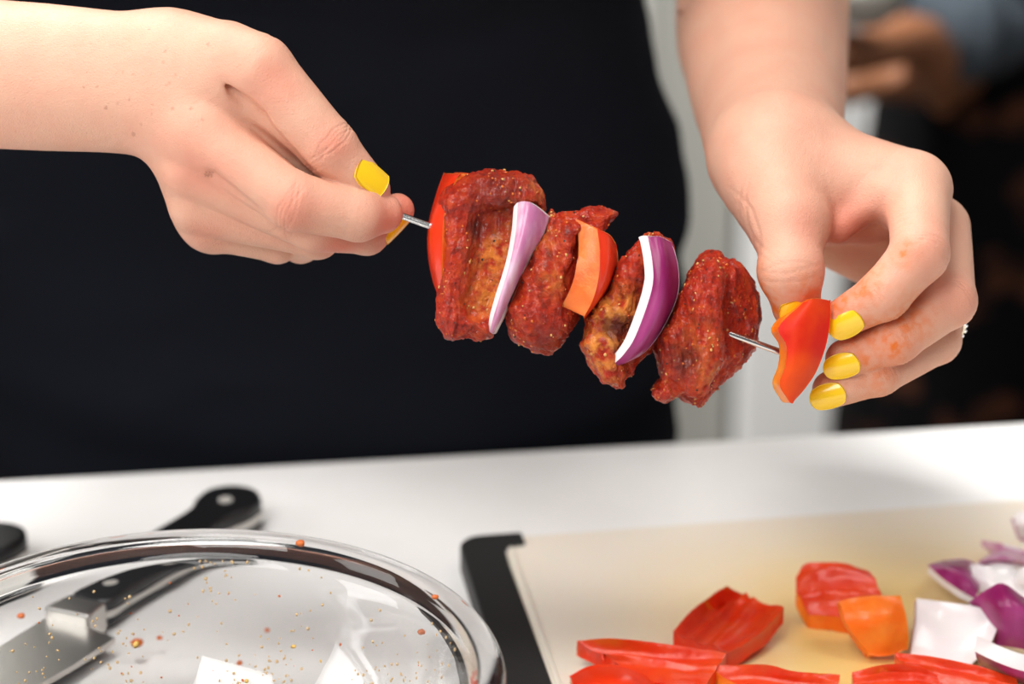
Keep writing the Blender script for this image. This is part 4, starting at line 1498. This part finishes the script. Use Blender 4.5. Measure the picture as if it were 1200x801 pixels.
tag(slab('onion_piece', bg([[(1137, 662, 18), (1140, 676, 15), (1146, 692, 10)], [(1156, 664, 20), (1160, 680, 17), (1166, 700, 10)], [(1178, 664, 20), (1184, 682, 17), (1192, 704, 10)], [(1192, 668, 18), (1200, 684, 15), (1208, 706, 10)]]),
         np.array([0, 0.003, -0.003]), OW, bulge=-0.0025), 'small white onion piece standing between purple ones', 'vegetable', 'onion pieces on the board')
tag(slab('onion_piece', bg([[(1136, 706, 18), (1144, 716, 14), (1160, 740, 8), (1166, 756, 4)], [(1158, 690, 27), (1166, 712, 22), (1178, 742, 12), (1184, 758, 5)], [(1176, 684, 30), (1190, 712, 24), (1202, 742, 13), (1206, 762, 6)], [(1200, 700, 24), (1216, 724, 20), (1226, 750, 11), (1230, 768, 5)]]),
         np.array([0, 0.003, -0.003]), OP, bulge=0.003, nu=21, nv=17), 'large purple onion piece behind the big white one', 'vegetable', 'onion pieces on the board')
tag(slab('onion_piece', bg([[(1143, 764, 12), (1144, 770, 9), (1148, 778, 3)], [(1164, 774, 16), (1168, 784, 11), (1172, 792, 3)], [(1190, 784, 16), (1196, 794, 11), (1202, 802, 3)], [(1222, 792, 13), (1226, 802, 9), (1230, 810, 3)]]),
         (on_z(1160, 746, ZB + .016) - on_z(1158, 770, ZB + .015)) * 0.8, OP, nu=17, nv=11), 'onion piece with white top and purple side at the frame edge', 'vegetable', 'onion pieces on the board')
tag(slab('onion_piece', bg([[(1150, 632, 9), (1156, 636, 8), (1164, 642, 4)], [(1172, 636, 12), (1178, 642, 10), (1184, 650, 4)], [(1196, 642, 12), (1202, 648, 10), (1208, 658, 4)]]),
         -UPZ * 0.003, (M_ONWHITE, M_ONPALE, M_ONPALE)), 'thin pinkish white onion sliver behind the humped piece', 'vegetable', 'onion pieces on the board')
tag(slab('onion_piece', bg([[(1188, 604, 20), (1190, 616, 16), (1196, 630, 8)], [(1198, 600, 22), (1206, 616, 18), (1212, 632, 10)], [(1216, 602, 20), (1224, 618, 16), (1230, 634, 8)]]),
         np.array([0, 0.003, -0.003]), (M_ONWHITE, M_ONPALE, M_ONSKIN)), 'white onion piece farthest back at the frame edge', 'vegetable', 'onion pieces on the board')
tag(slab('onion_piece', bg([[(1190, 672, 20), (1192, 684, 16), (1196, 694, 10)], [(1200, 664, 24), (1206, 684, 18), (1210, 700, 11)], [(1218, 666, 22), (1224, 686, 18), (1230, 704, 10)]]),
         np.array([0, 0.003, -0.003]), OW), 'white onion piece with purple back beside the large purple one', 'vegetable', 'onion pieces on the board')

# ------------------------------------------------------------------ glass bowl
RH, RR = 0.074, 0.1185
bc = on_z(205, 792, COUNTER + RH)
bc[2] = COUNTER
bowl = tag(empty('glass_bowl', bc), 'large clear glass mixing bowl smeared with leftover seasoning', 'bowl')
inner = np.array([(0.0002, .0052), (.030, .0052), (.055, .0056), (.068, .0085), (.080, .017), (.092, .034), (.100, .052), (.1045, .065), (.1070, .0715)])
outer = np.array([(.1095, .0745), (.1140, .0756), (.1175, .0745), (.1188, .0718), (.1175, .0690), (.1140, .0676), (.1095, .0640), (.1050, .053), (.0965, .033), (.0840, .0145), (.0715, .0042), (.060, .0012), (.056, .0006), (.050, .0018), (.030, .0022), (.0002, .0022)])
ip = catmull(inner, 40)
op = catmull(np.concatenate([inner[-1:], outer]), 64)[1:]
prof = np.concatenate([ip, op])
bv, bf = lathe([(max(r, .0002), z) for r, z in prof], bc, 128)
bf = [tuple(reversed(q)) for q in bf]
mesh_obj('bowl_wall', bv, bf, M_GLASS, bowl)


def inside(r, w):
    """point and normal on the inner wall at radius r"""
    z = np.interp(r, ip[:, 0], ip[:, 1])
    dz = (np.interp(r + .001, ip[:, 0], ip[:, 1]) - np.interp(r - .001, ip[:, 0], ip[:, 1])) / .002
    n = np.column_stack([-dz * np.cos(w), -dz * np.sin(w), np.ones_like(r)])
    n /= np.linalg.norm(n, axis=1)[:, None]
    return np.column_stack([bc[0] + r * np.cos(w), bc[1] + r * np.sin(w), bc[2] + z]), n


rng = np.random.RandomState(11)
cl_r, cl_w = [], []
for k in range(64):
    r0, w0 = rng.uniform(.060, .104), math.radians(rng.uniform(15, 165))
    nn = rng.randint(5, 26)
    cl_r.append(r0 + rng.normal(0, .0035, nn))
    cl_w.append(w0 + rng.normal(0, .045, nn))
cl_r, cl_w = np.clip(np.concatenate(cl_r), .004, .105), np.concatenate(cl_w)
pp, nn_ = inside(cl_r, cl_w)
gv, gf = grains(pp, nn_, rng, .0004, .0009, .6)
M_SESAME = simple('toasted_sesame', (0.62, 0.43, 0.22), 0.5)
k1 = int(len(gf) * .72)
tag(mesh_obj('sesame_crumbs', gv, gf, M_SESAME, bowl), kind='stuff')
r_, w_ = np.sqrt(rng.uniform(.2, 1, 60)) * .103, rng.uniform(.2, math.pi - .2, 60)
pp, nn_ = inside(r_, w_)
gv, gf = grains(pp, nn_, rng, .0003, .0009, .5)
tag(mesh_obj('chili_crumbs', gv, gf, M_CHILI, bowl), kind='stuff')
r_, w_ = np.sqrt(rng.uniform(.3, 1, 22)) * .095, rng.uniform(.2, math.pi - .2, 22)
pp, nn_ = inside(r_, w_)
gv, gf = grains(pp, nn_, rng, .0007, .0022, .12)
tag(mesh_obj('oil_drops', gv, gf, M_OIL, bowl), kind='stuff')


def crumb(px, py, z, r, seed):
    c = on_z(px, py, COUNTER + z)
    v, f = icos((0, 0, 0), 1.0, 2)
    v = np.array(v)
    v = v * (1 + 0.35 * noise(v * 1.6 + seed * 9))[:, None] * np.array([1, .85, .7]) * r
    tag(mesh_obj('marinade_crumb', v + c, f, M_CHILI, bowl), 'orange crumb')


crumb(352, 636, RH + .002, .0020, 1)
crumb(510, 699, RH + .002, .0014, 2)
crumb(502, 739, .050, .0018, 3)
crumb(160, 753, .010, .0028, 4)
crumb(187, 747, .008, .0014, 5)
crumb(315, 738, .007, .0013, 6)
crumb(282, 777, .006, .0014, 7)
crumb(20, 718, .030, .0018, 8)


# ------------------------------------------------------------------ knives lying on the counter beyond the bowl
def knife(label, butt, tip_of_handle, blade_dir_len, wid=0.0225, thk=0.017):
    """handle from butt to bolster on the counter, lying on its side; blade beyond"""
    t = unit(tip_of_handle - butt)
    b = np.array([-t[1], t[0], 0])
    root = tag(empty('kitchen_knife', butt * np.array([1, 1, 0]) + np.array([0, 0, COUNTER])), label, 'knife', 'knives beside the glass bowl')
    hl = np.linalg.norm(tip_of_handle - butt)

    def P(x, y, z):
        return butt * np.array([1, 1, 0]) + t * x + b * y + np.array([0, 0, COUNTER + z])
    # handle outline with hooked butt
    up_ = [(0.004, .013), (-.004, .004), (-.003, -.008), (.006, -.016), (.018, -.0155), (.030, -.0115), (hl * .55, -.0125), (hl * .85, -.0105), (hl, -.0095)]
    dn_ = [(hl, .0095), (hl * .85, .0105), (hl * .5, .0100), (.032, .0095), (.016, .0135)]
    ol = catmull(np.array(up_ + dn_ + up_[:1]), 60)[:-1]
    for z0, z1 in ((0.0015, thk * .42), (thk * .58, thk)):
        v, f = plate([tuple(q) for q in ol], z0, z1, P)
        o = bevel(mesh_obj('handle_scale', v, [tuple(reversed(q)) for q in f] if np.cross(t, b)[2] < 0 else f, M_BLACKP, root, smooth=False), .0028, 3)
    v, f = plate([tuple(q) for q in ol], thk * .40, thk * .60, P)
    mesh_obj('tang', v, f, M_STEEL2, root, smooth=False)
    for x in (.014, hl * .50, hl * .86):
        c = P(x, -.001, thk)
        v, f = tube_data([c - np.array([0, 0, .004]), c + np.array([0, 0, .0003])], [.0034, .0034], 20)
        mesh_obj('rivet', v, f, M_RIVET, root, smooth=False)
    v, f = plate([(hl, -.0105), (hl + .016, -.013), (hl + .016, .013), (hl, .0105)], .001, thk * .98, P)
    bevel(mesh_obj('bolster', v, f, M_STEEL2, root, smooth=False), .002, 3)
    L = blade_dir_len
    o1 = [(hl + .014, -.012), (hl + L * .6, -.011), (hl + L, .008), (hl + L * .7, .020), (hl + L * .3, .026), (hl + .016, .027), (hl + .015, .012)]
    v, f = plate(o1, thk * .42, thk * .58, P)
    mesh_obj('blade', v, f, M_STEEL2, root, smooth=False)
    return root


kb, kt = on_z(287, 584, COUNTER + .012), on_z(102, 706, COUNTER + .012)
knife('black handled knife with a rivet showing above the bowl rim', kb, kt, 0.15)
kb, kt = on_z(14, 628, COUNTER + .012), on_z(-160, 730, COUNTER + .012)
knife('black handled knife mostly outside the frame behind the bowl', kb, kt, 0.15)
